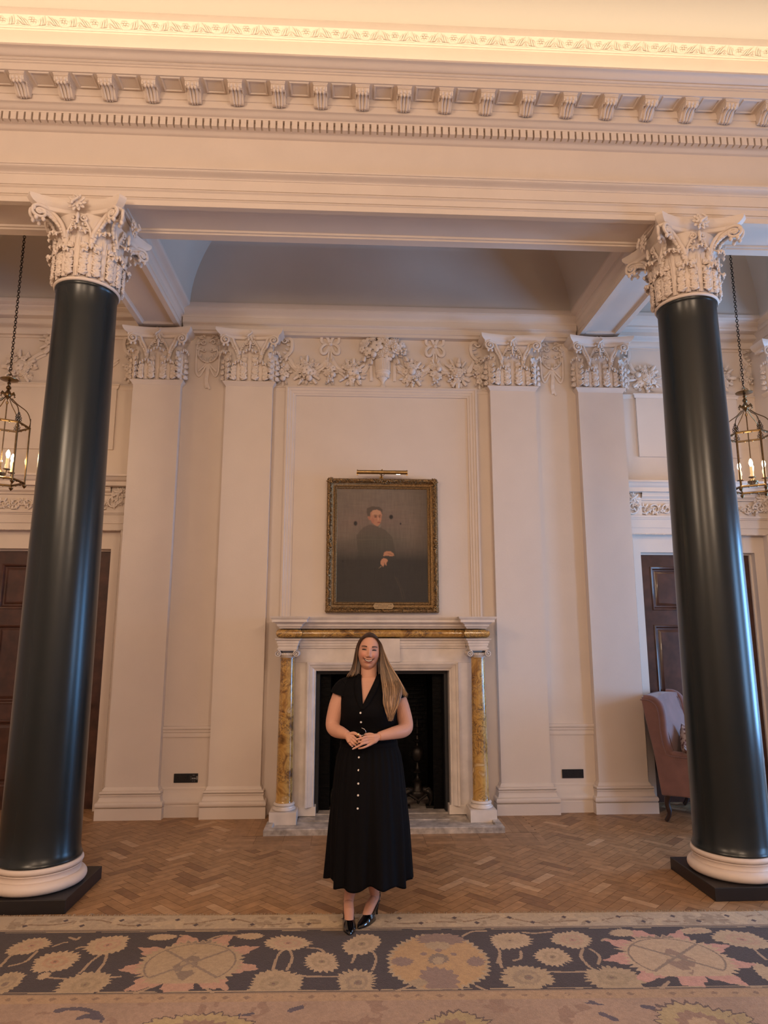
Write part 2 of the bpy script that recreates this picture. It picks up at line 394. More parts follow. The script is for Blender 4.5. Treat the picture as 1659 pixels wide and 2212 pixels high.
# beams over the aisle, moulded on both flanks
def beam(i, xc):
    hw = .222
    pr = [(hw-.075, ZA+.03), (hw-.062, ZA+.022), (hw-.055, ZA), (hw, ZA), (hw, ZA+.05), (hw+.012, ZA+.055), (hw+.012, ZA+.115)]+[(hw+.014+.03*t, ZA+.118+.03*math.sin(PI/2*t)) for t in (0, .33, .66, 1)]
    pr += [(hw+.046, ZA+.152), (hw+.046, ZA+.19)]+[(lerp(hw+.05, hw+.105, t-math.sin(2*PI*t)/7), lerp(ZA+.192, ZA+.235, t)) for t in [k/6 for k in range(7)]]+[(hw+.108, ZA+.238), (hw+.108, ZA+.262), (.02, ZA+.30)]
    b = MB(); full = [(-x, z) for x, z in pr[::-1]]+pr
    b.grid([[(xc+x, y, z) for x, z in full] for y in (BY-.02, .35)], cv=True)
    b.box(xc-hw+.05, xc+hw-.05, -.10, -.02, ZA, ZA+.03)
    struct(b.build('trim_%d' % i, PLASTER, smooth=30), 'moulded ceiling beam')
for i, x in ((5, -2.444), (6, 2.444), (7, -4.64), (8, 4.64)): beam(i, x)
# wall cornices of the bays
cc = [(.20, 5.03), (.015, 5.03), (.015, 5.062), (0, 5.066), (0, 5.115)]+cyma((-.004, 5.118), (-.03, 5.14), 5)+[(-.034, 5.142), (-.034, 5.198)]+cyma((-.038, 5.20), (-.095, 5.285), 8)+[(-.10, 5.288), (-.10, 5.342), (.2, 5.342)]
struct(xsweep('trim_9', cc, -2.2, 2.2, PLASTER), 'wall cornice over the chimney breast')
sc_ = [(.40, 5.06), (.285, 5.06), (.285, 5.085), (.25, 5.088), (.235, 5.12), (.235, 5.145)]+cyma((.23, 5.148), (.16, 5.175), 6)+[(.155, 5.178), (.155, 5.225), (.07, 5.228), (.06, 5.24), (.06, 5.262)]+cyma((.055, 5.264), (-.02, 5.30), 6)+[(-.095, 5.303), (-.10, 5.342), (.4, 5.342)]
for i, x0, x1 in ((10, 2.60, 4.5), (11, -4.5, -2.60), (12, 4.7, 7.5), (13, -7.5, -4.7)):
    struct(xsweep('trim_%d' % i, sc_, x0, x1, PLASTER), 'deep wall cornice over the door')
ab = [(BY, ZA), (BY, ZA+.05), (BY+.012, ZA+.055), (BY+.012, ZA+.12), (BY+.045, ZA+.15), (BY+.045, ZA+.19), (BY+.10, ZA+.235), (BY+.10, ZA+.262), (BY-.05, ZA+.27)]
struct(xsweep('trim_14', ab, -7.5, 7.5, PLASTER))
# coved vaults of the aisle
def vault(b, x0, x1, y0, y1, z0):
    R = (y1-y0)/2; n = 14; P = []
    for k in range(n+1):
        t = R*(1-math.cos(PI/2*k/n)); h = R*1.02*math.sin(PI/2*k/n); t = min(t, R-.0005)
        P.append([(x0+t, y0+t, z0+h), (x1-t, y0+t, z0+h), (x1-t, y1-t, z0+h), (x0+t, y1-t, z0+h)])
    b.grid(P, cv=True); m = len(b.v); b.f.append((m-4, m-3, m-2, m-1))
b = MB()
vault(b, -2.115, 2.115, BY+.095, -.09, 5.335)
for s in (-1, 1):
    x0, x1 = (2.775, 4.31) if s > 0 else (-4.31, -2.775)
    vault(b, x0, x1, BY+.095, -.09, 5.335)
    x0, x1 = (4.97, 7.5) if s > 0 else (-7.5, -4.97)
    vault(b, x0, x1, BY+.095, -.09, 5.335)
o = b.build('ceiling_vault', VAULT, smooth=50); o.name = 'ceiling.001'; struct(o, 'coved vault over the aisle')
slab('ceiling_cap', [(-7.7, 7.7, -2.0, .9, 6.6, 6.8)], VAULT).name = 'ceiling.002'
# baseboards and dado rails in the recesses
bb = [(0, 0), (.072, 0), (.072, .105), (.066, .108)]+[(.066-.002+.010*math.sin(PI*t), .112+.05*t) for t in (0, .25, .5, .75, 1)]+[(.056, .17), (.03, .20), (.018, .235), (.018, .25), (.006, .255), (0, .27)]
rail = [(0, .735), (.010, .738), (.014, .752), (.010, .765), (.010, .785), (.018, .79), (.018, .812), (.026, .818), (.030, .832), (.026, .845), (0, .85)]
ni = 15
for s in (-1, 1):
    xa, xb = sorted((s*(PX2+PW-.02), s*(PX1-PW+.02)))
    b = MB(); b.sweep([(xa, .09), (xb, .09)], bb); struct(b.build('baseboard_%s' % ('left' if s < 0 else 'right'), PLASTER, smooth=35))
    b = MB(); b.sweep([(xa, .09), (xb, .09)], rail); struct(b.build('trim_%d' % ni, PLASTER, smooth=35), 'dado rail between two pilasters'); ni += 1
# overmantel frame and neck mouldings
b = MB()
fr = [(0, .092), (0, .045), (-.010, .040), (-.022, .040), (-.028, .050), (-.050, .052), (-.056, .060), (-.080, .062), (-.088, .070), (-.105, .072), (-.108, .092)]
b.sweep([(-1.058, 1.90), (-1.058, 4.455), (1.058, 4.455), (1.058, 1.90)], [(-o, h) for o, h in fr], plane='XZ', flip=1)
struct(b.build('trim_%d' % ni, PLASTER, smooth=35), 'moulded panel frame of the chimney breast'); ni += 1
ast = [(0, -.052), (.004, -.050), (.008, -.040), (.018, -.022), (.020, -.018), (.032, -.016), (.036, -.008), (.032, 0), (0, 0)]
for s in (-1, 1):
    for xa, xb, y, z in ((1.056, PX2-PW+.01, .09, 4.455),):
        b = MB(); b.sweep(sorted([(s*xa, y), (s*xb, y)]), [(o*.7, z+h) for o, h in ast]); struct(b.build('trim_%d' % ni, PLASTER, smooth=35)); ni += 1
    # raised panel and ledge of the door bays
    b = MB()
    x0, x1 = sorted((s*2.965, s*(2*DC-2.965)))
    b.box(x0, x1, .275, .31, 3.76, 4.50)
    b.sweep([(x0-.012, .31), (x0-.012, .272), (x1+.012, .272), (x1+.012, .31)], [(o*.7, 4.515+h) for o, h in ast])
    for a_, b_ in (sorted((s*2.69, s*2.96)), sorted((s*(2*DC-2.965), s*4.40))):
        b.sweep([(a_, .30), (b_, .30)], [(o*.7, 4.51+h) for o, h in ast])
    struct(b.build('trim_%d' % ni, PLASTER, smooth=35), 'raised wall panel over the door'); ni += 1
NI = ni
# ================================================================== classical ornament
def leaf_surface(b, place, h, w, curl=.05, base=.012, lobes=5, nu=20, nv=12, rib=.006):
    """acanthus leaf: place(s, o, z) -> world. rises along the bell, top curls outwards"""
    P = []
    for i in range(nu+1):
        u = i/nu
        # spine profile
        hc = h-curl*.9
        if u < .72:
            t = u/.72; z = hc*t; o = base+.010*math.sin(PI*t)+.012*t*t
        else:
            t = (u-.72)/.28; a = PI*.98*t; z = hc+curl*.9*math.sin(min(a, PI*.62))-(.035*max(0, t-.62)); o = base+.012+curl*(1-math.cos(a))*.55
        # width with lobes
        ww = w*(.62+.42*math.sin(PI*min(u*1.02, 1))**.7) if u < .9 else w*(.62+.42*math.sin(PI*.9)**.7)*math.sqrt(max(.08, 1-((u-.9)/.11)**2))
        saw = (u*lobes) % 1
        ww *= .74+.30*saw**.8
        row = []
        for j in range(nv+1):
            v = -1+2*j/nv; av = abs(v)
            oo = o+rib*(math.cos(v*PI*2.5)*.55+.3)+.010*(1-av)**2-.004*av
            oo += .007*math.sin((u*lobes*2*PI)-av*5.0)*av
            zz = z+.018*av*av*(1 if u < .8 else -1)-.0
            if u > .72: zz -= .022*av*av*((u-.72)/.28)
            row.append(place(v*ww/2, oo, zz))
        P.append(row)
    b.grid(P)
def ell(b, place, s0, o0, z0, ds, dz, w, t=.006, do=.004):
    """flattened finger from (s0,z0) running by (ds,dz), width w, lying on the bell surface"""
    n = 5; L = []
    for i in range(n+1):
        u = i/n; r = w*math.sqrt(max(.02, 1-(1.75*u-.85)**2))*.5*1.1; L.append((Vector(place(s0+ds*u, o0+do*math.sin(PI*u)+.004*u, z0+dz*u)), r))
    b.tube([p for p, r in L], [r for p, r in L], 6)
def serrate(b, place, h, w, curl, side_n=3, base=.012):
    """carved acanthus: centre flutes, fans of fingers along both edges, hood of teeth at the curled tip"""
    hc = h-curl*.8
    for k in range(4):
        v = (k-1.5)/1.5
        b.tube([place(v*w*.085, base+.014, .002), place(v*w*.085, base+.019, hc*.5), place(v*w*.12, base+.026, hc*.92)], [.0045, .0045, .003], 5)
    side_n = 3 if h < .2 else 4
    for s in (-1, 1):
        for k in range(side_n):
            z0 = hc*(.04+.84*k/side_n); sc = w*.52
            for q, (an, ln) in enumerate(((.35, .66), (.75, .70), (1.10, .62), (1.38, .50))):
                x0 = s*w*.16; l = sc*ln*(1 if k < side_n-1 else .85)
                ell(b, place, x0+s*.15*l*math.cos(an), base+.014+(.010 if h > .3 else 0), z0+.15*l*math.sin(an), s*l*math.cos(an)*.92, l*math.sin(an)*1.05, w*.135, do=.010)
    # hood
    P = []; n = 8
    for i in range(n+1):
        a = PI*.80*i/n; rr = curl*.62
        row = []
        for j in range(9):
            v = (j-4)/4
            wd = w*.30*(1+.16*math.sin(a))
            row.append(place(v*wd, base+.020+rr*(1-math.cos(a))*1.02-.012*v*v, hc-.004+rr*math.sin(a)*1.1-.020*v*v*(i/n)-.006*v*v))
        P.append(row)
    b.grid(P)
    rr = curl*.62; a = PI*.80
    for k in range(5):
        v = (k-2)/2; o = base+.020+rr*(1-math.cos(a))*1.02-.012*v*v; z = hc-.004+rr*math.sin(a)*1.1-.026*v*v
        b.tube([place(v*w*.28, o-.002, z+.012), place(v*w*.31, o+.004, z-.002), place(v*w*.33, o-.001, z-.016)], [.009, .011, .004], 6)
def roseface(b, M, r, n=9):
    """small abacus flower with a curling pistil (local xy = face, z = out)"""
    b.lathe([(r*.75, -.012), (r*.7, .002), (0, .006)], 14, M=M)
    for ring, (rr, k, zz) in enumerate(((r*.74, n, 0), (r*.45, n-2, .012))):
        for i in range(k):
            a = 2*PI*i/k+ring*.3
            b.ball((0, 0, 0), (r*.40, r*.22, r*.11), 8, M=M @ T(rr*math.cos(a), rr*math.sin(a), zz, rz=a))
    b.ball((0, 0, .010), (r*.30, r*.30, r*.26), 10, M=M)
    sp = [(.34*r*math.sin(t*5.6-.3), .62*r-1.15*r*t, .010+r*.34+.14*r*math.sin(PI*t)) for t in [i/12 for i in range(13)]]
    b.tube(sp, [lerp(r*.10, r*.19, i/12) for i in range(13)], 8, M=M)
def volute(b, P3, M, path, thick=.013):
    pass
def spiral_pts(c, r0, turns, a0, sgn, n=26, r1=.10):
    out = []
    for i in range(n+1):
        t = i/n; r = r0*(1-t*(1-r1)); a = a0+sgn*2*PI*turns*t
        out.append((c[0]+r*math.cos(a), c[1]+r*math.sin(a)))
    return out
def capital_parts(place, H, hw, cap, round_=False, faces=(0,)):
    pass
def make_capital(cap, P, faces, H, mid_s, corner, zf, ab_half):
    """P(face, s, o, z) -> point; builds leaves, volutes and flowers on the given faces.
       corner = lateral distance of the corner at bell height, ab_half = abacus half size"""
    lowh, uph = H*.385, H*.63
    first = {}
    for f in faces:
        # lower leaves
        for s in (-mid_s, mid_s):
            b = MB(); pl = lambda a, o, z, s=s, f=f: P(f, s+a, o, z)
            leaf_surface(b, pl, lowh, mid_s*1.62, .040); serrate(b, pl, lowh, mid_s*1.62, .040)
            b.build('lower_leaf', ORNAMENT, cap, smooth=60)
        # upper centre leaf
        b = MB(); pl = lambda a, o, z, f=f: P(f, a, o, z)
        leaf_surface(b, pl, uph, mid_s*1.8, .055, base=.004, lobes=7); serrate(b, pl, uph, mid_s*1.8, .055, 9, base=.004)
        b.build('upper_leaf', ORNAMENT, cap, smooth=60)
        # caulicoli, corner volutes and inner helices
        for s in (-1, 1):
            b = MB()
            z0 = H*.40; x0 = s*mid_s*1.0
            b.lathe([(.012, -.03), (.020, -.01), (.024, .0), (.018, .006), (.022, .014), (.019, .05), (.026, .075), (.012, .080)], 10, M=Matrix.Translation(P(f, x0, .022, z0+.02)))
            for k in range(5):
                v = (k-2)/2; b.ball(P(f, x0+v*.022, .045, z0-.002-.006*abs(v)), (.008, .009, .012), 6)
            # outer arm: rises from the stalk, sweeps to the corner
            ex, ez = s*(ab_half-.055), H*.775
            c3 = lambda x, z, o: P(f, x, o, z)
            def out_at(x):           # how far forward: follows the concave abacus
                t = min(1, abs(x)/ab_half); return .030+.115*t**2.2 if not zf else .030+.075*t**2.2
            arm = [(x0, H*.50), (x0+s*.016, H*.62), (x0+s*.055, H*.745), (s*(ab_half*.62), H*.835), (ex-s*.004, ez+.052)]
            arm = [tuple(q) for q in spline([(a, z, 0) for a, z in arm], 6)]
            sp = spiral_pts((ex, ez), .054, 1.75, PI/2, -s, 30, .12)
            pts = [c3(a, z, out_at(a)) for a, z, _ in arm[:-1]]+[c3(a, z, out_at(ex)+.006+.012*i/30) for i, (a, z) in enumerate(sp)]
            n = len(pts); r = [lerp(.017, .014, i/24) if i < 24 else lerp(.014, .006, (i-24)/(n-25)) for i in range(n)]
            b.tube(pts, r, 8)
            b.ball(c3(ex, ez, out_at(ex)+.018), .012, 8)
            # second fillet under the arm with small leaves
            pts2 = [c3(a+s*.010, z-.034-.010*i/len(arm), out_at(a)*.9) for i, (a, z, _) in enumerate(arm)]
            b.grid([[Vector(pts[i])+Vector((0, 0, .004)), Vector(pts2[i])] for i in range(len(arm)-1)])
            for i in range(1, len(pts2)-1, 2):
                q = Vector(pts2[i]); d = Vector(pts2[i+1])-q; d.normalize(); q2 = q+d*.034+Vector((0, 0, -.014))
                b.tube([q-d*.006, (q+q2)/2+Vector((0, 0, .004)), q2], [.013, .016, .006], 6)
            b.ball(c3(ex+s*.020, ez-.054, out_at(ex)+.006), (.016, .016, .020), 8)
            b.ball(c3(ex-s*.022, ez-.056, out_at(ex)+.002), (.016, .016, .018), 8)
            b.ball(c3(ex+s*.036, ez+.020, out_at(ex)-.006), (.014, .014, .020), 8)
            b.build('volute', ORNAMENT, cap, smooth=60)
            b = MB()
            hx, hz = s*.036, H*.755
            arm = [tuple(q) for q in spline([(x0-s*.004, H*.50, 0), (x0-s*.018, H*.62, 0), (x0-s*.05, H*.74, 0), (hx+s*.006, hz+.030, 0)], 6)]
            sp = spiral_pts((hx, hz), .028, 1.4, PI/2, s, 22, .15)
            pts = [c3(a, z, .034) for a, z, _ in arm[:-1]]+[c3(a, z, .036+.010*i/22) for i, (a, z) in enumerate(sp)]
            b.tube(pts, [lerp(.011, .0055, i/(len(pts)-1)) for i in range(len(pts))], 8)
            b.ball(c3(hx, hz, .045), .008, 7)
            for i in range(1, len(arm), 2): b.ball(c3(arm[i][0], arm[i][1]-.026, .030), (.012, .010, .010), 6)
            b.ball(c3(hx*.7, hz-.045, .040), (.009, .009, .014), 6)
            b.build('helix', ORNAMENT, cap, smooth=60)
        b = MB()
        p0 = Vector(P(f, 0, .085 if not zf else .055, H*.905)); px = Vector(P(f, .01, .085 if not zf else .055, H*.905))-p0; px.normalize()
        out = Vector((px.y, -px.x, 0)); M = Matrix((px, Vector((0, 0, 1)), out)).transposed().to_4x4(); M.translation = p0
        roseface(b, M, .066, 10)
        b.lathe([(.008, -.155), (.014, -.13), (.010, -.11), (.016, -.10), (.012, -.075), (.006, -.06)], 8, M=Matrix.Translation(P(f, 0, .050, H*.905)))
        b.build('abacus_flower', ORNAMENT, cap, smooth=60)
def abacus_outline(h, dent, ch, n=10, sides=4):
    """concave-sided square with cut corners"""
    pts = []
    for k in range(sides):
        a = k*PI/2
        for i in range(n+1):
            t = -1+2*i/n; x = t*(h-ch); y = -h+dent*(1-t*t)-0
            pts.append((x*math.cos(a)-y*math.sin(a), x*math.sin(a)+y*math.cos(a)))
    return pts
ABP = [(0, .0), (.012, .004), (.018, .014), (.018, .030), (.026, .034), (.045, .045), (.060, .062), (.068, .078), (.068, .098), (0, .10)]
# ---------------------------------------------------------------- the two columns
CZ0, CZ1 = .245, 4.425
def shaft_r(t): return lerp(.2585, .226, t)+.004*math.sin(PI*min(1, t*1.2))
def make_column(x, label):
    y = (FY+BY)/2; root = thing('column', label, 'column', (x, y, 0), 'dark columns with carved capitals')
    b = MB(); b.box(-.322, .322, -.322, .322, 0, .086); b.build('plinth', BLACKWOOD, root, smooth=0, bevel=.004)
    b = MB(); b.lathe([(.20, .087), (.262, .087)]+[(.270+.042*math.cos(a), .124+.037*math.sin(a)) for a in [-PI/2+PI*i/10 for i in range(11)]]+[(.272, .162), (.268, .166), (.266, .186), (.270, .196), (.276, .198), (.276, .206)]+[(.262+.023*math.cos(a), .226+.020*math.sin(a)) for a in [-PI/2+PI*i/8 for i in range(9)]]+[(.25, .246), (.20, .246)], 64)
    o = b.build('base', BASESTONE, root, smooth=40); o['label'] = 'pale round moulded base'
    b = MB(); pr = [(.20, .246), (.270, .246), (.274, .256), (.270, .268), (.266, .272), (.262, .30)]+[(shaft_r(i/24), lerp(.31, CZ1-.03, i/24)) for i in range(25)]+[(.232, CZ1-.02), (.236, CZ1-.012), (.236, CZ1), (.15, CZ1)]
    b.lathe(pr, 72); o = b.build('shaft', COLGREEN, root, smooth=40); o['label'] = 'smooth dark green shaft'
    cap = MB(); H = ZA-.001-CZ1
    cap.lathe([(.15, 0), (.236, 0)]+[(.234+.014*math.cos(a), .014+.014*math.sin(a)) for a in [-PI/2+PI*i/6 for i in range(7)]]+[(.232, .030), (.228, .04), (.226, H*.5), (.232, H*.66), (.246, H*.76), (.262, H*.82), (.262, H*.842), (.10, H*.842)], 48)
    co = cap.build('capital', ORNAMENT, root, smooth=50, loc=(0, 0, CZ1)); co['label'] = 'cream capital with leaves and scrolls'
    b = MB(); ol = abacus_outline(.315, .085, .035)
    b.grid([[(p[0]*(1+o/.36), p[1]*(1+o/.36), H-.105+z) for p in ol] for o, z in ABP], cv=True)
    k = len(b.v); n = len(ol); b.f.append(tuple(range(k-n, k))); b.f.append(tuple(range(n))[::-1]); b.build('abacus', ORNAMENT, co, smooth=30)
    def R(z): return .226+(.02*max(0, z/H-.66)/.2 if z > H*.66 else 0)
    def P(f, s, o, z):
        # lateral s measured on the bell; near the top the faces square up towards the abacus corners
        r = R(z); a = s/r if z < H*.55 else s/lerp(r, .40, min(1, (z/H-.55)/.3)*min(1, abs(s)/.22))
        a = max(-PI/4, min(PI/4, a)) if z < H*.45 else a
        if z >= H*.5 and abs(s) > .10:      # volute zone: position along the abacus side, not the circle
            t = min(1, (abs(s)-.10)/.14); fx = s; fy = -(r+o)
            fx2, fy2 = (r+o)*math.sin(s/r), -(r+o)*math.cos(s/r)
            edge = -(.225+.110*min(1, abs(s)/.31)**2+ (o-.03)*.15)
            x_, y_ = lerp(fx2, fx, t), lerp(fy2, edge, t)
        else:
            a = s/r; x_, y_ = (r+o)*math.sin(a), -(r+o)*math.cos(a)
        an = f*PI/2; return (x_*math.cos(an)-y_*math.sin(an), x_*math.sin(an)+y_*math.cos(an), z+.03)
    make_capital(co, P, (0, 1, 2, 3), H-.03, .226*PI/8, .2, False, .325)
    # corner upper leaves
    for k in range(4):
        b = MB()
        def pl(a, o, z, k=k):
            r = .226; an = PI/4+k*PI/2+a/r; return ((r+o)*math.sin(an), -(r+o)*math.cos(an), z+.03)
        leaf_surface(b, pl, H*.60, .16, .06, base=.004, lobes=7); serrate(b, pl, H*.60, .16, .06, 9, base=.004)
        b.build('upper_leaf', ORNAMENT, co, smooth=60)
    return root
COLUMN1 = make_column(-2.450, 'dark green column in front of the left-hand mahogany door')
c2 = copy_tree(COLUMN1); c2.location.x = 2.450; c2['label'] = 'dark green column beside the pink armchair'
# ---------------------------------------------------------------- pilasters
def make_pilaster(x, label, yb=.09):
    root = thing('pilaster', label, 'pilaster', (x, 0, 0), 'cream pilasters of the fireplace wall')
    D = yb-.001; zn = 4.40
    b = MB(); b.box(-PW, PW, 0, D, .02, zn+.06)
    b.sweep([(-PW, D), (-PW, 0), (PW, 0), (PW, D)], [(-o, zn+.062+h) for o, h in ((0, -.045), (.004, -.043), (.010, -.030), (.026, -.012), (.030, -.008), (.034, 0), (.030, .006), (0, .008))], flip=-1)
    b.build('shaft', PLASTER, root, smooth=30, fixn=True)
    b = MB()
    base = [(.064, 0), (.064, .105)]+[(.050+.018*math.cos(a), .135+.028*math.sin(a)) for a in [-PI/2+PI*i/6 for i in range(7)]]+[(.046, .166), (.040, .185), (.034, .205), (.036, .212), (.040, .216), (.040, .226)]+[(.026+.014*math.cos(a), .242+.013*math.sin(a)) for a in [-PI/2+PI*i/6 for i in range(7)]]+[(.018, .258), (.018, .266), (.006, .285), (0, .29)]
    b.sweep([(-PW, D), (-PW, 0), (PW, 0), (PW, D)], [(-o, h) for o, h in base], flip=-1)
    b.box(-PW+.001, PW-.001, .001, D, 0, .25)
    b.build('base', PLASTER, root, smooth=35)
    H = 5.045-(zn+.07)
    b = MB(); b.grid([[(-w, -o+.0, z), (w, -o+.0, z), (w, D+.0, z), (-w, D+.0, z)] for w, o, z in ((PW-.012, 0, 0), (PW-.012, 0, H*.6), (PW-.006, .006, H*.75), (PW+.006, .016, H*.84))], cv=True)
    co = b.build('capital', ORNAMENT, root, smooth=30, loc=(0, 0, zn+.07))
    def P(f, s, o, z): return (s, -o, z)
    make_capital(co, P, (0,), H, .118, .2, True, .315)
    b = MB(); n = 16; path = [(-.30, D)]+[(-.30+.60*i/n, -.085+.055*(1-(2*i/n-1)**2)) for i in range(n+1)]+[(.30, D)]
    for o, z in ABP: pass
    rows = [[(x_*(1+o/.33), (y_ if y_ > .05 else y_-o*.9), H-.105+z) for x_, y_ in path] for o, z in ABP]
    b.grid(rows); k = len(b.v); m = len(path); b.f.append(tuple(range(k-m, k))); b.f.append(tuple(range(m))[::-1]); b.build('abacus', ORNAMENT, co, smooth=30)
    for s in (-1, 1):           # leaves folding round the corners, fluted returns
        for hh, cu, nm in ((H*.60, .05, 'upper_leaf'),):
            b = MB()
            def pl(a, o, z, s=s): return (s*(PW-.012)+(a+s*o)*.707, -(o-.0)*.707+s*a*.707-.002, z)
            leaf_surface(b, pl, hh, .15, cu, base=.002, lobes=7); serrate(b, pl, hh, .15, cu, 9, base=.002)
            b.build(nm, ORNAMENT, co, smooth=60)
    return root
p1 = make_pilaster(-PX1, 'tall cream pilaster left of the left wall socket')
for x, l in ((-PX2, 'cream pilaster just left of the fireplace'), (PX2, 'cream pilaster just right of the fireplace'), (PX1, 'cream pilaster beside the pink armchair')):
    c = copy_tree(p1); c.location.x = x; c['label'] = l
for x, l in ((4.64, 'cream pilaster at the right edge beyond the hanging lantern'),):
    c = copy_tree(p1); c.location = (x, .0, 0); c['label'] = l
# masonry returns behind the outer pilasters and the far pilaster
slab('trim_%d' % NI, [(CB-.02, 2.696, .089, .31, 0, 5.05), (-2.696, -CB+.02, .089, .31, 0, 5.05), (4.40, 4.88, .085, .31, 0, 5.05), (-4.88, -4.40, .085, .31, 0, 5.05)], PLASTER); NI += 1
# ================================================================== doors and overdoors
MAHOG = mat('mahogany', (.066, .025, .016), .28, coat=.3, var=.45, vscale=9, bump=.06, bscale=25)
def make_door(i, s):
    xc = s*DC
    lab = 'six-panelled dark mahogany door behind the %s column' % ('left' if s < 0 else 'right')
    b = MB(); x0, x1 = -DHW, DHW; b.box(x0, x1, .42, .46, 0, DH)
    st = .115; mid = 0
    rows = [(.22, .88), (1.04, 1.86), (2.02, DH-.13)]
    xs = [(x0+st, -.055), (.055, x1-st)]
    # stiles and rails stand proud of the panels
    b.box(x0, x0+st, .395, .42, 0, DH); b.box(x1-st, x1, .395, .42, 0, DH); b.box(-.055, .055, .395, .42, 0, DH)
    zs = [0]+[v for r in rows for v in r]+[DH]
    for k in range(0, len(zs), 2): b.box(x0+st, x1-st, .3951, .42, zs[k], zs[k+1])
    d = b.build('door_%d' % i, MAHOG, smooth=0, loc=(xc, 0, 0)); struct(d, lab)
    for xa, xb in xs:
        for za, zb in rows:
            b = MB(); e = .001
            ol = [(xa+e, za+e), (xa+e, zb-e), (xb-e, zb-e), (xb-e, za+e)]
            b.sweep(ol, [(0, .40), (0, .388), (-.008, .385), (-.022, .390), (-.030, .400), (-.036, .412), (-.05, .414), (-.075, .400), (-.08, .399)], closed=True, plane='XZ', flip=-1)
            q = [(xa+.081, .399, za+.081), (xb-.081, .399, za+.081), (xb-.081, .399, zb-.081), (xa+.081, .399, zb-.081)]
            b.add(q, [(0, 1, 2, 3)]); b.build('panel', MAHOG, d, smooth=30)
    b = MB(); b.tube([(s*-.50, .395, 1.02), (s*-.50, .355, 1.02)], .011, 10); b.ball((s*-.50, .335, 1.02), (.028, .024, .028), 14)
    b.box(s*-.50-.028, s*-.50+.028, .390, .396, .93, 1.10); o = b.build('door_knob', BRASS, d); 
    # moulded frame
    b = MB(); jx = DHW
    fp = [(0, .47), (0, .372), (.008, .366), (.018, .366), (.020, .352), (.052, .352), (.056, .340), (.070, .340), (.078, .326), (.092, .322), (.096, .36)]
    b.sweep([(-jx, 0), (-jx, DH), (jx, DH), (jx, 0)], [(-o, h) for o, h in fp], plane='XZ', flip=1)
    b.box(-jx-.14, -jx-.094, .335, .40, 0, DH+.24); b.box(jx+.094, jx+.14, .335, .40, 0, DH+.24); b.box(-jx-.14, jx+.14, .335, .40, DH+.094, DH+.24)
    f = b.build('trim_%d' % (60+i), PLASTER, smooth=30, loc=(xc, 0, 0)); struct(f, 'moulded cream door frame')
    # projecting surround with beaded arris, fascia, carved band and cornice
    b = MB(); ox = DC-2.795; W2 = DC-2.705
    b.box(-W2, -ox, .222, .31, 0, 2.86); b.box(ox, W2, .222, .31, 0, 2.86)
    b.box(-W2, W2, .222, .335, 2.855, 2.925); b.box(-W2, W2, .212, .335, 2.925, 3.02)
    b.box(-W2, W2, .200, .335, 3.02, 3.035); b.box(-W2, W2, .188, .335, 3.035, 3.06)
    b.box(-W2, W2, .23, .335, 3.06, 3.42)
    for xa, xb in ((-W2, -W2+.21), (W2-.21, W2)): b.box(xa, xb, .20, .30, 3.06, 3.318)
    zz = [(.225, 3.235), (.205, 3.238), (.205, 3.252), (.175, 3.275), (.175, 3.298), (.165, 3.30), (.165, 3.318)]
    b.grid([[(x, y, z) for y, z in zz] for x in (-W2+.21, W2-.21)])
    tp = [(.3, 3.318), (.11, 3.318), (.11, 3.362), (.10, 3.366)]+cyma((.098, 3.368), (.045, 3.408), 6, True)+[(.04, 3.41), (.04, 3.430), (.31, 3.430)]
    b.grid([[(x, y, z) for y, z in tp] for x in (-W2, W2)])
    k = len(tp); n0 = len(b.v)-2*k; b.f.append(tuple(n0+j for j in range(k))); b.f.append(tuple(n0+k+j for j in range(k)))
    rnd = random.Random(5)
    z = 2.853
    for q in range(int(2*ox/.016)):
        x = -ox+q*.016
        if q % 6 < 4: b.ball((x, .222, z), (.007, .006, .006), 6)
        else: b.ball((x, .222, z), (.010, .007, .007), 6)
    for q in range(150):
        zq = .2+q*.0175
        for xx in (-ox, ox): b.ball((xx, .222, zq), (.005, .006, .006 if q % 6 < 4 else .010), 6)
    g = b.build('trim_%d' % (62+i), PLASTER, smooth=30, loc=(xc, 0, 0)); struct(g, 'cream overdoor with cornice')
    # carved scroll band, deeper at its two ends
    b = MB(); rnd = random.Random(11+i)
    def yb(x): return .198 if abs(x) > W2-.21 else .228
    for cx in [(-W2+.10)+k*.132 for k in range(int((2*W2-.2)/.132)+1)]:
        end = abs(cx) > W2-.2; y = yb(cx); r = .058 if not end else .075; zc = 3.135 if not end else 3.15
        sg = 1 if rnd.random() < .5 else -1
        sp = spiral_pts((cx, zc), r, 1.3, rnd.uniform(0, 6), sg, 18, .2)
        b.tube([(px, y-.010-.012*t/18, pz) for t, (px, pz) in enumerate(sp)], [lerp(.012, .006, t/18) for t in range(19)], 6)
        roseface(b, T(cx+.066, y-.010, zc+rnd.uniform(-.03, .03), rx=PI/2), .034, 6)
        for k in range(6):
            a = rnd.uniform(0, 6.28); rr = rnd.uniform(.03, .07)
            b.ball((0, 0, 0), (.030, .011, .012), 7, M=T(cx+rr*math.cos(a), y-.012, zc+rr*.8*math.sin(a), ry=-a))
    for sx in (-1, 1):
        cx = sx*(W2-.10); roseface(b, T(cx, .185, 3.255, rx=PI/2), .055, 7)
        for k in range(9):
            a = k*.7; b.ball((0, 0, 0), (.034, .012, .014), 7, M=T(cx+.066*math.cos(a), .190, 3.255+.044*math.sin(a), ry=-a))
    o = b.build('carved_band', ORNAMENT, g, smooth=60); o['label'] = 'carved leaf and flower band'
make_door(1, -1); make_door(2, 1)
# unseen blocking slab behind the doors so no daylight leaks round them
slab('wall_back', [(-7.6, 7.6, .92, 1.0, -.1, 6.8)], PLASTER).name = 'wall_back.001'
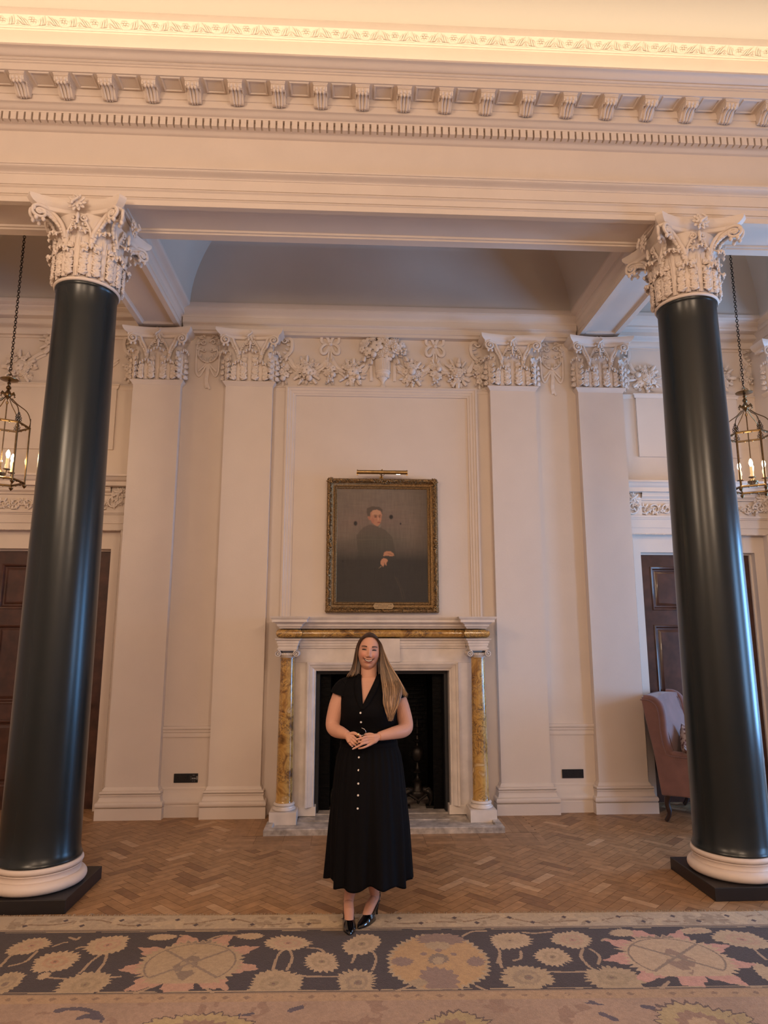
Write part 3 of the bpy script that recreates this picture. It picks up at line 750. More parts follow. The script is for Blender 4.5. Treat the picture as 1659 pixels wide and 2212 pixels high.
# ================================================================== chimneypiece
def make_mantel():
    root = thing('fireplace', 'white and yellow marble chimneypiece behind the standing person', 'fireplace', (0, 0, 0))
    # body slabs
    b = MB()
    for s in (-1, 1):
        x0, x1 = sorted((s*.752, s*1.02)); b.box(x0, x1, -.17, .089, .045, 1.4775)
    b.box(-1.02, 1.02, -.17, .089, 1.478, 1.71)
    b.box(-1.022, -.645, -.172, .05, .045, .13); b.box(.645, 1.022, -.172, .05, .045, .13)
    b.build('body', WMARBLE, root, smooth=0, bevel=.002)
    b = MB()
    sp = [(0, .05), (0, -.165), (.006, -.172), (.014, -.172), (.020, -.180), (.050, -.205), (.058, -.207), (.062, -.22), (.078, -.226), (.086, -.222), (.088, -.16)]
    b.sweep([(-.664, .13), (-.664, 1.398), (.664, 1.398), (.664, .13)], [(-o, h) for o, h in sp], plane='XZ', flip=1)
    o = b.build('opening_surround', WMARBLE, root, smooth=30)
    # architrave course, centre tablet
    b = MB()
    ap = [(.02, 1.62), (-.185, 1.62), (-.185, 1.640), (-.195, 1.642), (-.195, 1.668), (-.205, 1.67), (-.205, 1.688), (-.225, 1.702), (-.23, 1.716), (.02, 1.716)]
    b.grid([[(x, y, z) for y, z in ap] for x in (-.83, .83)])
    for s in (-1, 1):
        x0, x1 = s*.83, s*1.028
        ep = [(-.30, 1.628), (-.36, 1.628), (-.36, 1.645), (-.368, 1.647), (-.368, 1.67), (-.376, 1.672), (-.376, 1.692), (-.392, 1.704), (-.395, 1.716)]
        k = [(abs(y)-.36, z) for y, z in ep[1:]]
        pth = [(s*.84, -.10), (s*.84, -.36), (s*1.02, -.36), (s*1.02, .08)]
        if s < 0: pth = pth[::-1]
        b.sweep(pth, k, flip=1); b.box(min(s*.845, s*1.015), max(s*.845, s*1.015), -.355, .08, 1.629, 1.714)
    b.box(-.168, .168, -.235, -.16, 1.486, 1.716)
    b.build('architrave', WMARBLE, root, smooth=30)
    # rounded yellow marble frieze
    b = MB()
    n = 12; half = [(.0+.046*math.cos(a), 1.764+.044*math.sin(a)) for a in [-PI/2+PI*i/n for i in range(n+1)]]
    pth = [(-1.0, .08), (-1.0, -.33), (-.84, -.33), (-.84, -.20), (.84, -.20), (.84, -.33), (1.0, -.33), (1.0, .08)]
    b.sweep(pth, [(-o, z) for o, z in half], flip=-1)
    b.box(-.999, .999, -.19, .08, 1.722, 1.806); b.box(-.999, -.841, -.32, -.18, 1.722, 1.806); b.box(.841, .999, -.32, -.18, 1.722, 1.806)
    o = b.build('frieze', YMARBLE, root, smooth=40); o['label'] = 'rounded yellow marble frieze'
    # shelf with breaks over the columns
    b = MB()
    shp = [(-.02, 1.81), (.012, 1.812), (.016, 1.822), (.030, 1.832), (.034, 1.838), (.034, 1.850), (.055, 1.866), (.058, 1.872), (.080, 1.872), (.080, 1.898), (.086, 1.900), (.098, 1.916), (.100, 1.926), (-.02, 1.9265)]
    pth = [(-1.0, .088), (-1.0, -.375), (-.825, -.375), (-.825, -.245), (.825, -.245), (.825, -.375), (1.0, -.375), (1.0, .088)]
    b.sweep(pth, [(-o, z) for o, z in shp], flip=-1)
    b.prism(pth, 1.8105, 1.925)
    b.build('shelf', WMARBLE, root, smooth=30)
    for s in (-1, 1):
        cx, cy = s*.935, -.285
        b = MB(); b.lathe([(.05, .205), (.083, .205), (.083, .212), (.079, .218)]+[(lerp(.0785, .066, t)+.002*math.sin(PI*t), lerp(.22, 1.52, t)) for t in [i/20 for i in range(21)]]+[(.069, 1.523), (.069, 1.532), (.05, 1.532)], 40, c=(cx, cy, 0))
        o = b.build('column_shaft', YMARBLE, root, smooth=40); o['label'] = 'veined yellow marble column'
        b = MB(); b.box(cx-.125, cx+.125, cy-.125, cy+.125, .030, .138)
        b.lathe([(.05, .138), (.100, .138)]+[(.098+.012*math.cos(a), .151+.012*math.sin(a)) for a in [-PI/2+PI*i/6 for i in range(7)]]+[(.097, .166), (.094, .176), (.098, .180)]+[(.090+.010*math.cos(a), .190+.009*math.sin(a)) for a in [-PI/2+PI*i/6 for i in range(7)]]+[(.086, .205), (.05, .205)], 36, c=(cx, cy, 0))
        b.build('column_base', WMARBLE, root, smooth=40, bevel=.0015)
        b = MB(); b.box(cx-.095, cx+.095, cy-.085, cy+.085, 1.612, 1.628)
        b.box(cx-.085, cx+.085, cy-.078, cy+.078, 1.60, 1.612); b.lathe([(.062, 1.53), (.075, 1.545), (.084, 1.560), (.080, 1.575), (.06, 1.58)], 30, c=(cx, cy, 0))
        for k in range(7):
            v = (k-3)/3; b.ball((cx+v*.048, cy-.080+abs(v)*.006, 1.568), (.0075, .008, .012), 7)
        b.grid([[(cx+x, cy+y, z) for x, z in ((-.070, 1.577), (.070, 1.577), (.075, 1.603), (-.075, 1.603))] for y in (-.078, .078)], cv=True)
        for t in (-1, 1):
            for fy in (-1, 1):
                sp = spiral_pts((cx+t*.090, 1.572), .031, 2.0, PI/2, t, 34, .12)
                b.tube([(x, cy+fy*(.080+.004*q/34), z) for q, (x, z) in enumerate(sp)], [lerp(.0065, .0035, q/34) for q in range(35)], 6)
                b.ball((cx+t*.090, cy+fy*.082, 1.572), .007, 8)
            b.lathe([(.026, -.076), (.030, -.06), (.022, -.02), (.020, 0), (.022, .02), (.030, .06), (.026, .076)], 16, M=T(cx+t*.090, cy, 1.572, rx=PI/2))
        o = b.build('column_capital', WMARBLE, root, smooth=40); o['label'] = 'small white scrolled capital'
    # hearth with raised kerb
    b = MB(); b.box(-1.04, 1.04, -.60, -.0, .0, .030)
    kp = [(0, 0), (0, .048), (.006, .055), (.064, .055), (.070, .048), (.070, .02)]
    b.sweep([(-1.08, -.36), (-1.08, -.64), (1.08, -.64), (1.08, -.36)], kp, flip=-1)
    b.box(-.515, .515, .045, .575, .001, .046); b.box(-.66, .66, -.1, .045, .001, .046); b.box(-.80, .80, -.30, -.1, .001, .040)
    o = b.build('hearth', mat('worn_hearth_marble', (.50, .44, .39), .4, var=.5, vscale=14, bump=.1, bscale=40), root, smooth=20); o['label'] = 'worn stone hearth with raised kerb'
    return root
make_mantel()
# firebox: dark lining with soot-black brick back
def brick_black():
    m = bpy.data.materials.new('sooty_brick'); m.use_nodes = True; nt = m.node_tree; b = nt.nodes['Principled BSDF']; L = nt.links.new
    b.inputs['Roughness'].default_value = .5; b.inputs['Specular IOR Level'].default_value = .10; tc = nt.nodes.new('ShaderNodeTexCoord'); mp = nt.nodes.new('ShaderNodeMapping'); mp.inputs['Rotation'].default_value = (PI/2, 0, 0); L(tc.outputs['Object'], mp.inputs[0])
    br = nt.nodes.new('ShaderNodeTexBrick'); br.inputs['Scale'].default_value = 1; br.inputs['Brick Width'].default_value = .21; br.inputs['Row Height'].default_value = .042; br.inputs['Mortar Size'].default_value = .006
    br.inputs['Color1'].default_value = (.0022, .0018, .0018, 1); br.inputs['Color2'].default_value = (.0014, .0012, .0012, 1); br.inputs['Mortar'].default_value = (.0012, .0012, .0012, 1); L(mp.outputs[0], br.inputs['Vector'])
    n = nt.nodes.new('ShaderNodeTexNoise'); n.inputs['Scale'].default_value = 30; L(tc.outputs['Object'], n.inputs['Vector'])
    ad = nt.nodes.new('ShaderNodeMath'); ad.operation = 'SUBTRACT'; L(n.outputs[0], ad.inputs[0]); L(br.outputs['Fac'], ad.inputs[1])
    bp = nt.nodes.new('ShaderNodeBump'); bp.inputs['Strength'].default_value = .5; bp.inputs['Distance'].default_value = .01; L(ad.outputs[0], bp.inputs['Height']); L(bp.outputs[0], b.inputs['Normal']); L(br.outputs['Color'], b.inputs['Base Color']); return m
BRK = brick_black()
nn = 2
def lining(boxes):
    global nn
    b = MB()
    for q in boxes: b.box(*q)
    struct(b.build('wall_fb', BRK, smooth=0), 'soot-black lining of the fireplace').name = 'wall_back.%03d' % nn; nn += 1
lining([(-.70, -.52, .05, .58, 0, 1.47)]); lining([(.52, .70, .05, .58, 0, 1.47)]); lining([(-.52, .52, .05, .58, 1.44, 1.5)])
rnd = random.Random(8); L_ = [(-.70, .70, .58, .66, 0, 1.5)]
for r in range(14):         # rough courses across the upper back
    z = .72+r*.043; x = -.5
    while x < .48:
        w_ = rnd.uniform(.08, .22); L_.append((x, min(x+w_-.006, .5), .565-rnd.uniform(0, .014), .59, z, z+.036)); x += w_
lining(L_)
b = MB(); b.sweep([(-.662, .046), (-.662, 1.396), (.662, 1.396), (.662, .046)], [(0, .02), (0, -.06), (.035, -.06), (.04, .02)], plane='XZ', flip=1)
struct(b.build('trim_70', mat('register_iron', (.012, .012, .014), .5), smooth=0), 'black iron strip lining the fireplace opening')
IRON = mat('andiron_metal', (.020, .016, .013), .36, metal=.7, bump=.2, bscale=40)
def make_andiron(x, label):
    root = thing('andiron', label, 'andiron', (x, .125, .047), 'andirons in the fireplace')
    b = MB()
    b.lathe([(0, .16), (.066, .16), (.060, .175), (.044, .20), (.044, .235), (.056, .240), (.058, .247), (.036, .262), (.018, .285), (.013, .31), (.018, .325), (.058, .338), (.060, .346), (.030, .362), (.016, .39), (.014, .43)], 4 if False else 24)
    b.lathe([(.014, .43), (.034, .438), (.056, .462), (.067, .495), (.068, .52), (.060, .555), (.040, .58), (.014, .592)], 24)
    b.lathe([(.014, .592), (.012, .615), (.042, .635), (.045, .643), (.018, .655), (.012, .69), (.036, .705), (.014, .715), (.010, .76), (.020, .775), (.008, .79), (.005, .84), (.0, .885)], 16)
    b.build('shaft', IRON, root, smooth=40)
    b = MB(); b.ball((0, -.02, .125), (.075, .04, .05), 14)
    b.tube([(-.09, -.025, .13), (0, -.045, .075), (.09, -.025, .13)], .018, 7); b.ball((0, -.045, .062), (.016, .016, .026), 8)
    b.build('scrolled_base', IRON, root, smooth=45)
    for s in (-1, 1):
        b = MB()
        b.tube(spline([(s*.02, 0, .145), (s*.07, -.01, .165), (s*.118, -.02, .145), (s*.140, -.02, .09), (s*.125, -.02, .04), (s*.118, -.02, .02)], 5), [.026, .028, .030, .033, .036, .038, .039, .040, .040, .039, .038, .037, .036, .034, .032, .029, .026, .023, .020, .018, .017, .017, .017, .017, .017, .017], 8)
        b.box(s*.120-.040, s*.120+.040, -.06, .03, 0, .022)
        b.tube([(s*.105+.022*math.cos(t), -.045, .165+.022*math.sin(t)) for t in [i*.5 for i in range(12)]], .008, 6)
        b.build('foot', IRON, root, smooth=45)
    b = MB(); b.box(-.012, .012, .0, .29, .20, .23); b.box(-.012, .012, .27, .30, 0, .23); b.build('log_bar', IRON, root, smooth=0)
    return root
a1 = make_andiron(.368, 'tall dark andiron with a round knob, right of the standing person')
a2 = copy_tree(a1); a2.location.x = -.368; a2['label'] = 'dark andiron mostly hidden behind the left of the black dress'
# low fire basket between the andirons
root = thing('fire_grate', 'low black iron fire basket between the andirons', 'grate', (0, .22, .046))
b = MB()
for z in (.16, .24, .33): b.box(-.155, .155, -.06, -.048, z, z+.014); b.box(-.155, .155, .15, .162, z, z+.014)
for k in range(13):
    x = -.15+k*.025; b.box(x-.004, x+.004, -.057, -.050, .16, .34)
b.box(-.155, .155, -.06, .16, .15, .162); b.build('basket', BLACK, root, smooth=0)
b = MB()
for s in (-1, 1):
    for y in (-.054, .156):
        b.lathe([(.014, 0), (.014, .10), (.018, .11), (.012, .13), (.012, .36), (.022, .38), (.010, .40), (.009, .46), (.020, .47), (.024, .485), (.012, .50), (.010, .53), (.017, .545), (.004, .57), (0, .60)], 10, c=(s*.158, y, 0))
b.build('corner_post', IRON, root, smooth=40)
# ================================================================== portrait, frame, picture light
def hx(c): return tuple(((v/255)**2.2) for v in c)
def inpoly(x, y, poly):
    r = False; j = len(poly)-1
    for i in range(len(poly)):
        xi, yi = poly[i]; xj, yj = poly[j]
        if (yi > y) != (yj > y) and x < (xj-xi)*(y-yi)/(yj-yi)+xi: r = not r
        j = i
    return r
def make_painting():
    root = thing('portrait_painting', 'old dark portrait of a seated man in a carved gilt frame above the fireplace', 'painting', (.006, .06, 0))
    X0, X1, Z0, Z1 = -.482, .482, 2.088, 3.296
    # canvas: a fine mosaic of painted patches; u,v follow the picture 0..1 (v downwards)
    nu, nv = 200, 250; rnd = np.random.RandomState(3)
    U, V = np.meshgrid((np.arange(nu)+.5)/nu, (np.arange(nv)+.5)/nv)
    def nz(sx, sy, seed):
        r = np.random.RandomState(seed); g = r.rand(sy+2, sx+2); fx = U*sx; fy = V*sy; ix = fx.astype(int); iy = fy.astype(int); tx = fx-ix; ty = fy-iy
        tx = tx*tx*(3-2*tx); ty = ty*ty*(3-2*ty)
        return (g[iy, ix]*(1-tx)+g[iy, ix+1]*tx)*(1-ty)+(g[iy+1, ix]*(1-tx)+g[iy+1, ix+1]*tx)*ty
    up = np.array(hx((112, 98, 84))); dn = np.array(hx((46, 42, 38))); pale = np.array(hx((122, 98, 86))); green = np.array(hx((70, 72, 56)))
    t = np.clip((V-.42)/.22, 0, 1)[..., None]; C = up*(1-t)+dn*t
    C = C*(1-.35*np.clip((U-.75)/.25, 0, 1)[..., None]*(1-t))
    wv = (np.exp(-(((U-.40)/.42)**2+((V-.30)/.13)**2))*(.5+.7*nz(9, 60, 1)))[..., None]*.8
    C = C*(1-wv*.75)+pale*wv*.75
    body = np.exp(-(((U-.45)/.28)**2+((V-.45)/.10)**2))[..., None]; C = C*(1-.5*body)+green*.5*body
    C = C*(.82+.22*nz(120, 14, 2)+.16*nz(12, 150, 5)+.12*nz(6, 6, 8))[..., None]
    def patch(poly, col, soft=None, amt=1):
        for j in range(nv):
            v = (j+.5)/nv
            if v < min(p[1] for p in poly) or v > max(p[1] for p in poly): continue
            for i in range(nu):
                u = (i+.5)/nu
                if inpoly(u, v, poly): C[j, i] = C[j, i]*(1-amt)+np.array(hx(col))*amt*(.93+.14*rnd.rand())
    def blob(u, v, a, b_, col, amt=1):
        w = np.clip(1.6-1.6*(((U-u)/a)**2+((V-v)/b_)**2), 0, 1)[..., None]*amt; C[:] = C*(1-w)+np.array(hx(col))*w
    # pixel positions in the reference crop -> u,v :  u=(x-195)/1290, v=(y-365)/1620
    q = lambda *pts: [((x-195)/1290, (y-365)/1620) for x, y in pts]
    patch(q((560, 930), (660, 880), (800, 920), (880, 960), (980, 1060), (1030, 1300), (1060, 1500), (470, 1500), (490, 1260), (470, 1040)), (50, 48, 42), amt=.38)
    patch(q((615, 650), (680, 620), (790, 622), (838, 660), (845, 740), (820, 690), (760, 668), (700, 672), (668, 720), (664, 780), (630, 770), (612, 700)), (82, 70, 58), amt=.9)
    patch(q((668, 710), (700, 676), (760, 664), (812, 684), (832, 730), (828, 800), (815, 850), (795, 890), (765, 908), (715, 880), (680, 830), (640, 800), (626, 768), (650, 760), (666, 775)), (176, 122, 92))
    patch(q((700, 676), (760, 664), (808, 690), (812, 735), (755, 742), (690, 745)), (190, 140, 106))
    blob((742-195)/1290, (770-365)/1620, .019, .007, (96, 62, 50)); blob((800-195)/1290, (770-365)/1620, .014, .006, (96, 62, 50))
    blob((740-195)/1290, (748-365)/1620, .024, .005, (110, 78, 60)); blob((803-195)/1290, (748-365)/1620, .017, .005, (110, 78, 60))
    blob((780-195)/1290, (800-365)/1620, .008, .020, (200, 150, 118), .8); blob((790-195)/1290, (853-365)/1620, .022, .005, (132, 62, 52)); blob((700-195)/1290, (830-365)/1620, .022, .03, (168, 104, 82), .6)
    blob((650-195)/1290, (790-365)/1620, .014, .022, (160, 104, 80), .9)
    patch(q((780, 905), (822, 880), (815, 920), (790, 930)), (120, 110, 98))
    for (x, y, a, b_) in ((455, 868, .024, .025), (965, 770, .026, .024), (1100, 868, .010, .012), (280, 1412, .012, .012)): blob((x-195)/1290, (y-365)/1620, a, b_, (30, 26, 24))
    patch(q((852, 1336), (866, 1280), (910, 1262), (960, 1268), (1000, 1300), (1010, 1332), (960, 1336), (900, 1330)), (178, 124, 90))
    patch(q((812, 1420), (830, 1380), (860, 1364), (905, 1376), (918, 1400), (895, 1440), (900, 1475), (880, 1462), (870, 1425), (862, 1470), (850, 1490), (835, 1470), (815, 1450)), (184, 128, 94))
    for k in range(3): blob((930+22*k-195)/1290, (1300+6*k-365)/1620, .016, .0025, (120, 78, 56))
    patch(q((788, 1508), (822, 1474), (828, 1480), (794, 1512)), (150, 120, 90))
    patch(q((1010, 1620), (1020, 1620), (1100, 1800), (1135, 1960), (1125, 1960), (1090, 1805)), (74, 62, 50), amt=.7)
    patch(q((1040, 1640), (1048, 1640), (1140, 1830), (1160, 1960), (1152, 1960), (1130, 1835)), (66, 56, 46), amt=.6)
    patch(q((470, 1100), (980, 1098), (980, 1104), (470, 1108)), (96, 88, 72), amt=.6)
    patch(q((290, 1155), (380, 1160), (410, 1172), (330, 1176)), (92, 82, 70), amt=.6)
    b = MB(); hm = nz(5, 6, 21)
    zz = lambda i, j: -.004-.004*hm[min(j, nv-1), min(i, nu-1)]
    vs = [(lerp(X0, X1, i/nu), zz(i, j), lerp(Z1, Z0, j/nv)) for j in range(nv+1) for i in range(nu+1)]
    fs = []; cs = []
    for j in range(nv):
        for i in range(nu):
            a = j*(nu+1)+i; fs.append((a, a+nu+1, a+nu+2, a+1))
    b.v = vs; b.f = fs
    o = b.build('canvas', mat('aged_canvas', (.1, .1, .1), .32, vcol=True, bump=.35, bscale=260, spec=.4), root, smooth=60, fixn=False)
    Cp = np.pad(C, ((1, 1), (1, 1), (0, 0)), mode='edge'); Cv = (Cp[:-1, :-1]+Cp[1:, :-1]+Cp[:-1, 1:]+Cp[1:, 1:])/4
    at = o.data.color_attributes.new('col', 'FLOAT_COLOR', 'POINT'); arr = np.ones(((nv+1)*(nu+1), 4), dtype=np.float32); arr[:, :3] = Cv.reshape(-1, 3); at.data.foreach_set('color', arr.ravel())
    o['label'] = 'dark varnished canvas with a man in a black coat'
    # frame
    b = MB(); ol = [(X0, Z0), (X0, Z1), (X1, Z1), (X1, Z0)]
    fp = [(0, .0), (0, -.010), (-.006, -.014), (-.010, -.010), (-.014, -.012), (-.026, -.020), (-.034, -.014), (-.050, -.020), (-.066, -.040), (-.084, -.050), (-.098, -.046), (-.106, -.034), (-.110, -.01), (-.110, .028)]
    b.sweep(ol, fp, closed=True, plane='XZ', flip=1)
    f = b.build('frame', GILT, root, smooth=40); f['label'] = 'carved dull gilt frame'
    b = MB(); rnd = random.Random(7)
    def along(off, step, fn):
        x0, x1, z0, z1 = X0-off, X1+off, Z0-off, Z1+off
        for (ax, az, bx_, bz) in ((x0, z0, x1, z0), (x1, z0, x1, z1), (x1, z1, x0, z1), (x0, z1, x0, z0)):
            L_ = math.hypot(bx_-ax, bz-az); n = int(L_/step); an = math.atan2(bz-az, bx_-ax)
            for k in range(n):
                t = (k+.5)/n; fn(lerp(ax, bx_, t), lerp(az, bz, t), an, k)
    along(.020, .0135, lambda x, z, a, k: b.ball((0, 0, 0), (.0085, .005, .0035), 6, M=T(x, -.021, z, ry=-(a+.75))))
    b.build('rope_moulding', GILT, f, smooth=60)
    b = MB()
    def leafy(x, z, a, k):
        for q in range(3):
            aa = a+rnd.uniform(-1.2, 1.2); off = rnd.uniform(-.018, .018)
            b.ball((0, 0, 0), (rnd.uniform(.009, .017), .008, .0045), 6, M=T(x+off*math.sin(a), -.043-rnd.uniform(0, .006), z+off*math.cos(a), ry=-aa))
    along(.078, .018, leafy)
    along(.107, .016, lambda x, z, a, k: b.ball((x, -.030, z), (.007, .008, .007), 6))
    b.build('leaf_carving', GILT, f, smooth=60)
    b = MB()
    for sx in (X0-.075, X1+.075):
        for sz in (Z0-.075, Z1+.075):
            for k in range(16):
                a = rnd.uniform(0, 6.28); r = rnd.uniform(.005, .034)
                b.ball((0, 0, 0), (.017, .012, .008), 7, M=T(sx+r*math.cos(a), -.052, sz+r*math.sin(a), ry=-a))
            b.tube([(x_, -.060, z_) for x_, z_ in spiral_pts((sx, sz), .022, 1.3, 1, 1, 16, .2)], .005, 6)
            b.build('corner_shell', GILT, f, smooth=60); b = MB()
    for cx, cz, dx, dz in ((0, Z1+.078, 1, 0), (X0-.078, (Z0+Z1)/2, 0, 1), (X1+.078, (Z0+Z1)/2, 0, 1)):
        for k in range(26):
            t = rnd.uniform(-1, 1); sp_ = .028*(1-abs(t))
            b.ball((0, 0, 0), (.018, .012, .009), 7, M=T(cx+dx*t*.12+dz*rnd.uniform(-sp_, sp_), -.052, cz+dz*t*.09+dx*rnd.uniform(-sp_, sp_), ry=rnd.uniform(0, 3)))
        b.build('corner_shell', GILT, f, smooth=60); b = MB()
    # name plate with small indistinct lettering
    b = MB(); pl = [(-.118, 0), (-.098, .030), (.082, .030), (.102, 0), (.082, -.030), (-.098, -.030)]
    M = Matrix(((1, 0, 0, .018), (0, 0, 1, 0), (0, 1, 0, 2.045), (0, 0, 0, 1)))
    b.prism(pl, -.062, -.052, M)
    pln = b.build('name_plate', mat('plate_brass', (.36, .25, .13), .5, metal=.4), f, smooth=0); pln['label'] = 'small brass name plate with three lines of lettering'
    b = MB(); rnd = random.Random(2)
    for z, x0, x1 in ((2.060, -.085, .100), (2.046, -.045, .055), (2.032, -.080, .096)):
        x = x0
        while x < x1:
            w_ = rnd.uniform(.0025, .0042)
            if rnd.random() > .16:
                b.box(x, x+.0009, -.0628, -.062, z-.0035, z+.0035)
                if rnd.random() < .7: b.box(x, x+w_-.0012, -.0628, -.062, z+.0024, z+.0035)
                if rnd.random() < .6: b.box(x, x+w_-.0012, -.0628, -.062, z-.0006, z+.0006)
                if rnd.random() < .5: b.box(x+w_-.0018, x+w_-.0010, -.0628, -.062, z-.0035, z+.0035)
            x += w_
    b.build('engraved_lettering', BLACK, pln, smooth=0)
    return root
make_painting()
root = thing('picture_light', 'slim brass picture light on the wall above the portrait', 'light', (-.005, .09, 3.445))
b = MB(); b.tube([(-.262, -.20, 0), (.262, -.20, 0)], .021, 20, up=(0, 0, 1))
for x in (-.262, .262): b.tube([(x-.006, -.20, 0), (x+.006, -.20, 0)], .025, 20); b.box(x-.008, x+.008, -.206, -.194, -.034, 0)
o = b.build('lamp_tube', BRASS, root, smooth=40)
b = MB(); b.tube([(0, 0, -.01), (0, -.08, .015), (0, -.16, .028), (0, -.20, .026)], .006, 8); b.lathe([(0, -.004), (.022, -.004), (.020, .004), (0, .006)], 16, M=T(0, 0, -.012, rx=PI/2))
b.tube([(.030*math.cos(a), -.2, -.004+.032*math.sin(a)) for a in [PI+.1+i*(PI-.2)/14 for i in range(15)]], .0035, 6); b.ball((0, -.2, .026), .009, 8)
b.build('arm', BRASS, root, smooth=40)
b = MB(); b.tube([(.150, -.20, -.0205), (.192, -.20, -.0205)], .0035, 8, flat=1); b.build('bulb', mat('lit_bulb', (1, .95, .85), .3, emit=(1, .93, .8), es=6), root, smooth=40)
# ================================================================== wall sockets
SOCK = mat('black_socket_metal', (.012, .012, .013), .35)
def socket(x, z, w_, label, usb):
    root = thing('wall_socket', label, 'socket', (x, .0895, z))
    b = MB(); b.box(-w_/2, w_/2, -.010, 0, -.043, .043); b.build('face_plate', SOCK, root, smooth=0, bevel=.003)
    n = 2 if usb else 3
    HOLE = BLACK; sw = w_/3
    for k in range(n):
        b = MB(); cx = -w_/2+sw*(k+.5)
        for dx, dz, a, c in ((0, .004, .004, .008), (-.012, -.014, .007, .004), (.012, -.014, .007, .004)): b.box(cx+dx-a/2, cx+dx+a/2, -.0115, -.0101, dz-c/2, dz+c/2)
        b.build('pin_hole', mat('socket_hole', (.002, .002, .002), .9) if 'socket_hole' not in bpy.data.materials else bpy.data.materials['socket_hole'], root, smooth=0)
    for k in range(n):
        b = MB(); cx = -w_/2+sw*(k+.5); b.box(cx+.012, cx+.024, -.014, -.010, .018, .034)
        b.build('switch', SOCK, root, smooth=0, bevel=.001)
    if usb:
        g = mat('pale_marking', (.35, .35, .36), .5)
        b = MB(); cx = w_/2-sw*.5
        for k in range(4): b.box(cx-.018+k*.0105, cx-.012+k*.0105, -.0112, -.0101, -.010, .004)
        b.box(cx-.012, cx+.010, -.0112, -.0101, .026, .029); b.box(cx-.014, cx-.006, -.0112, -.0101, -.029, -.026); b.box(cx+.004, cx+.012, -.0112, -.0101, -.029, -.026)
        b.box(w_/2-.012, w_/2-.004, -.0112, -.0101, -.014, .018)
        for k in range(3): b.box(cx-.030, cx-.027, -.0112, -.0101, -.014+k*.012, -.008+k*.012)
        o = b.build('charging_port', g, root, smooth=0); o['label'] = 'pale grey charging ports and markings'
socket(-1.943, .352, .236, 'black double socket with charging ports, left of the fireplace', True)
socket(1.953, .358, .222, 'black triple socket on the wall right of the fireplace', False)
# ================================================================== plaster festoons
RN = random.Random(77)
def orient(b_, x, y, z, spin=0, tilt=0, pan=0):
    """local z faces the room (-Y)"""
    return T(x, y, z, rx=PI/2) @ Matrix.Rotation(pan, 4, 'Y') @ Matrix.Rotation(tilt, 4, 'X') @ Matrix.Rotation(spin, 4, 'Z')
def f_rose(b, M, r):
    for ring, (k, rr, tilt, z, w_) in enumerate(((6, .56, .25, .0, .46), (5, .36, .55, .14, .36), (4, .17, .9, .26, .24))):
        for i in range(k):
            a = 2*PI*i/k+ring*.5
            b.ball((0, 0, 0), (r*w_, r*w_*.95, r*.13), 8, M=M @ Matrix.Rotation(a, 4, 'Z') @ T(r*rr, 0, r*z, ry=-tilt))
    b.ball((0, 0, r*.34), r*.15, 6, M=M)
def f_daisy(b, M, r):
    n = 11
    for i in range(n):
        a = 2*PI*i/n
        b.ball((0, 0, 0), (r*.40, r*.15, r*.10), 7, M=M @ Matrix.Rotation(a, 4, 'Z') @ T(r*.60, 0, r*.06, ry=.12))
    b.ball((0, 0, r*.14), (r*.27, r*.27, r*.18), 9, M=M)
def f_open(b, M, r):
    for i in range(5):
        a = 2*PI*i/5
        b.ball((0, 0, 0), (r*.44, r*.40, r*.12), 8, M=M @ Matrix.Rotation(a, 4, 'Z') @ T(r*.52, 0, r*.08, ry=.25))
    for i in range(5): b.ball((r*.13*math.cos(i*1.26), r*.13*math.sin(i*1.26), r*.18), r*.09, 5, M=M)
def f_leaf(b, M, L, w_):
    P = []
    for i in range(9):
        u = i/8; ww = w_*.5*math.sin(PI*min(1, u*.94+.04))**.8*(.86+.14*((u*4) % 1))
        P.append([(L*u, -ww, .004+.10*L*u*u-.02*L), (L*u, -ww*.5, .010+.10*L*u*u), (L*u, 0, .004+.10*L*u*u), (L*u, ww*.5, .010+.10*L*u*u), (L*u, ww, .004+.10*L*u*u-.02*L)])
    b.grid(P, M=M)
def f_tulip(b, M, L):
    for i in range(5):
        a = i*1.257; b.ball((0, 0, 0), (L*.5, L*.17, L*.12), 8, M=M @ T(L*.5, L*.10*math.cos(a), L*.12+L*.10*math.sin(a), rz=.10*math.cos(a)))
def f_fruit(b, M, r):
    r *= .74
    b.ball((0, 0, r*.5), (r, r*.96, r*.85), 14, M=M); b.ball((0, 0, r*1.3), r*.14, 5, M=M)
def f_berries(b, M, r):
    for i in range(9): b.ball((RN.uniform(-r, r)*.8, RN.uniform(-r, r)*.8, RN.uniform(.1, .5)*r), r*.32, 7, M=M)
def fl_part(root, kind, x, y, z, r, spin=0, tilt=0, pan=0):
    b = MB(); M = orient(b, x, y, z, spin, tilt, pan)
    {'rose': f_rose, 'daisy': f_daisy, 'open': f_open, 'fruit': f_fruit, 'berries': f_berries}[kind](b, M, r)
    b.build({'rose': 'rose', 'daisy': 'daisy', 'open': 'open_flower', 'fruit': 'fruit', 'berries': 'berry_sprig'}[kind], ORNAMENT, root, smooth=60)
def lf_part(root, x, y, z, ang, L, w_, kind='leaf'):
    b = MB(); M = orient(b, x, y, z, ang, 0, 0)
    if kind == 'leaf': f_leaf(b, M @ T(0, 0, 0, ry=-.18), L, w_)
    elif kind == 'tulip': f_tulip(b, M @ T(0, 0, 0, ry=-.15), L)
    else: b.tube([(0, 0, .005), (L*.5, 0, .016), (L, 0, .010)], [w_*.3, w_*.42, w_*.36], 7, M=M)
    b.build({'leaf': 'leaf', 'tulip': 'tulip', 'reed': 'reed'}[kind], ORNAMENT, root, smooth=60)
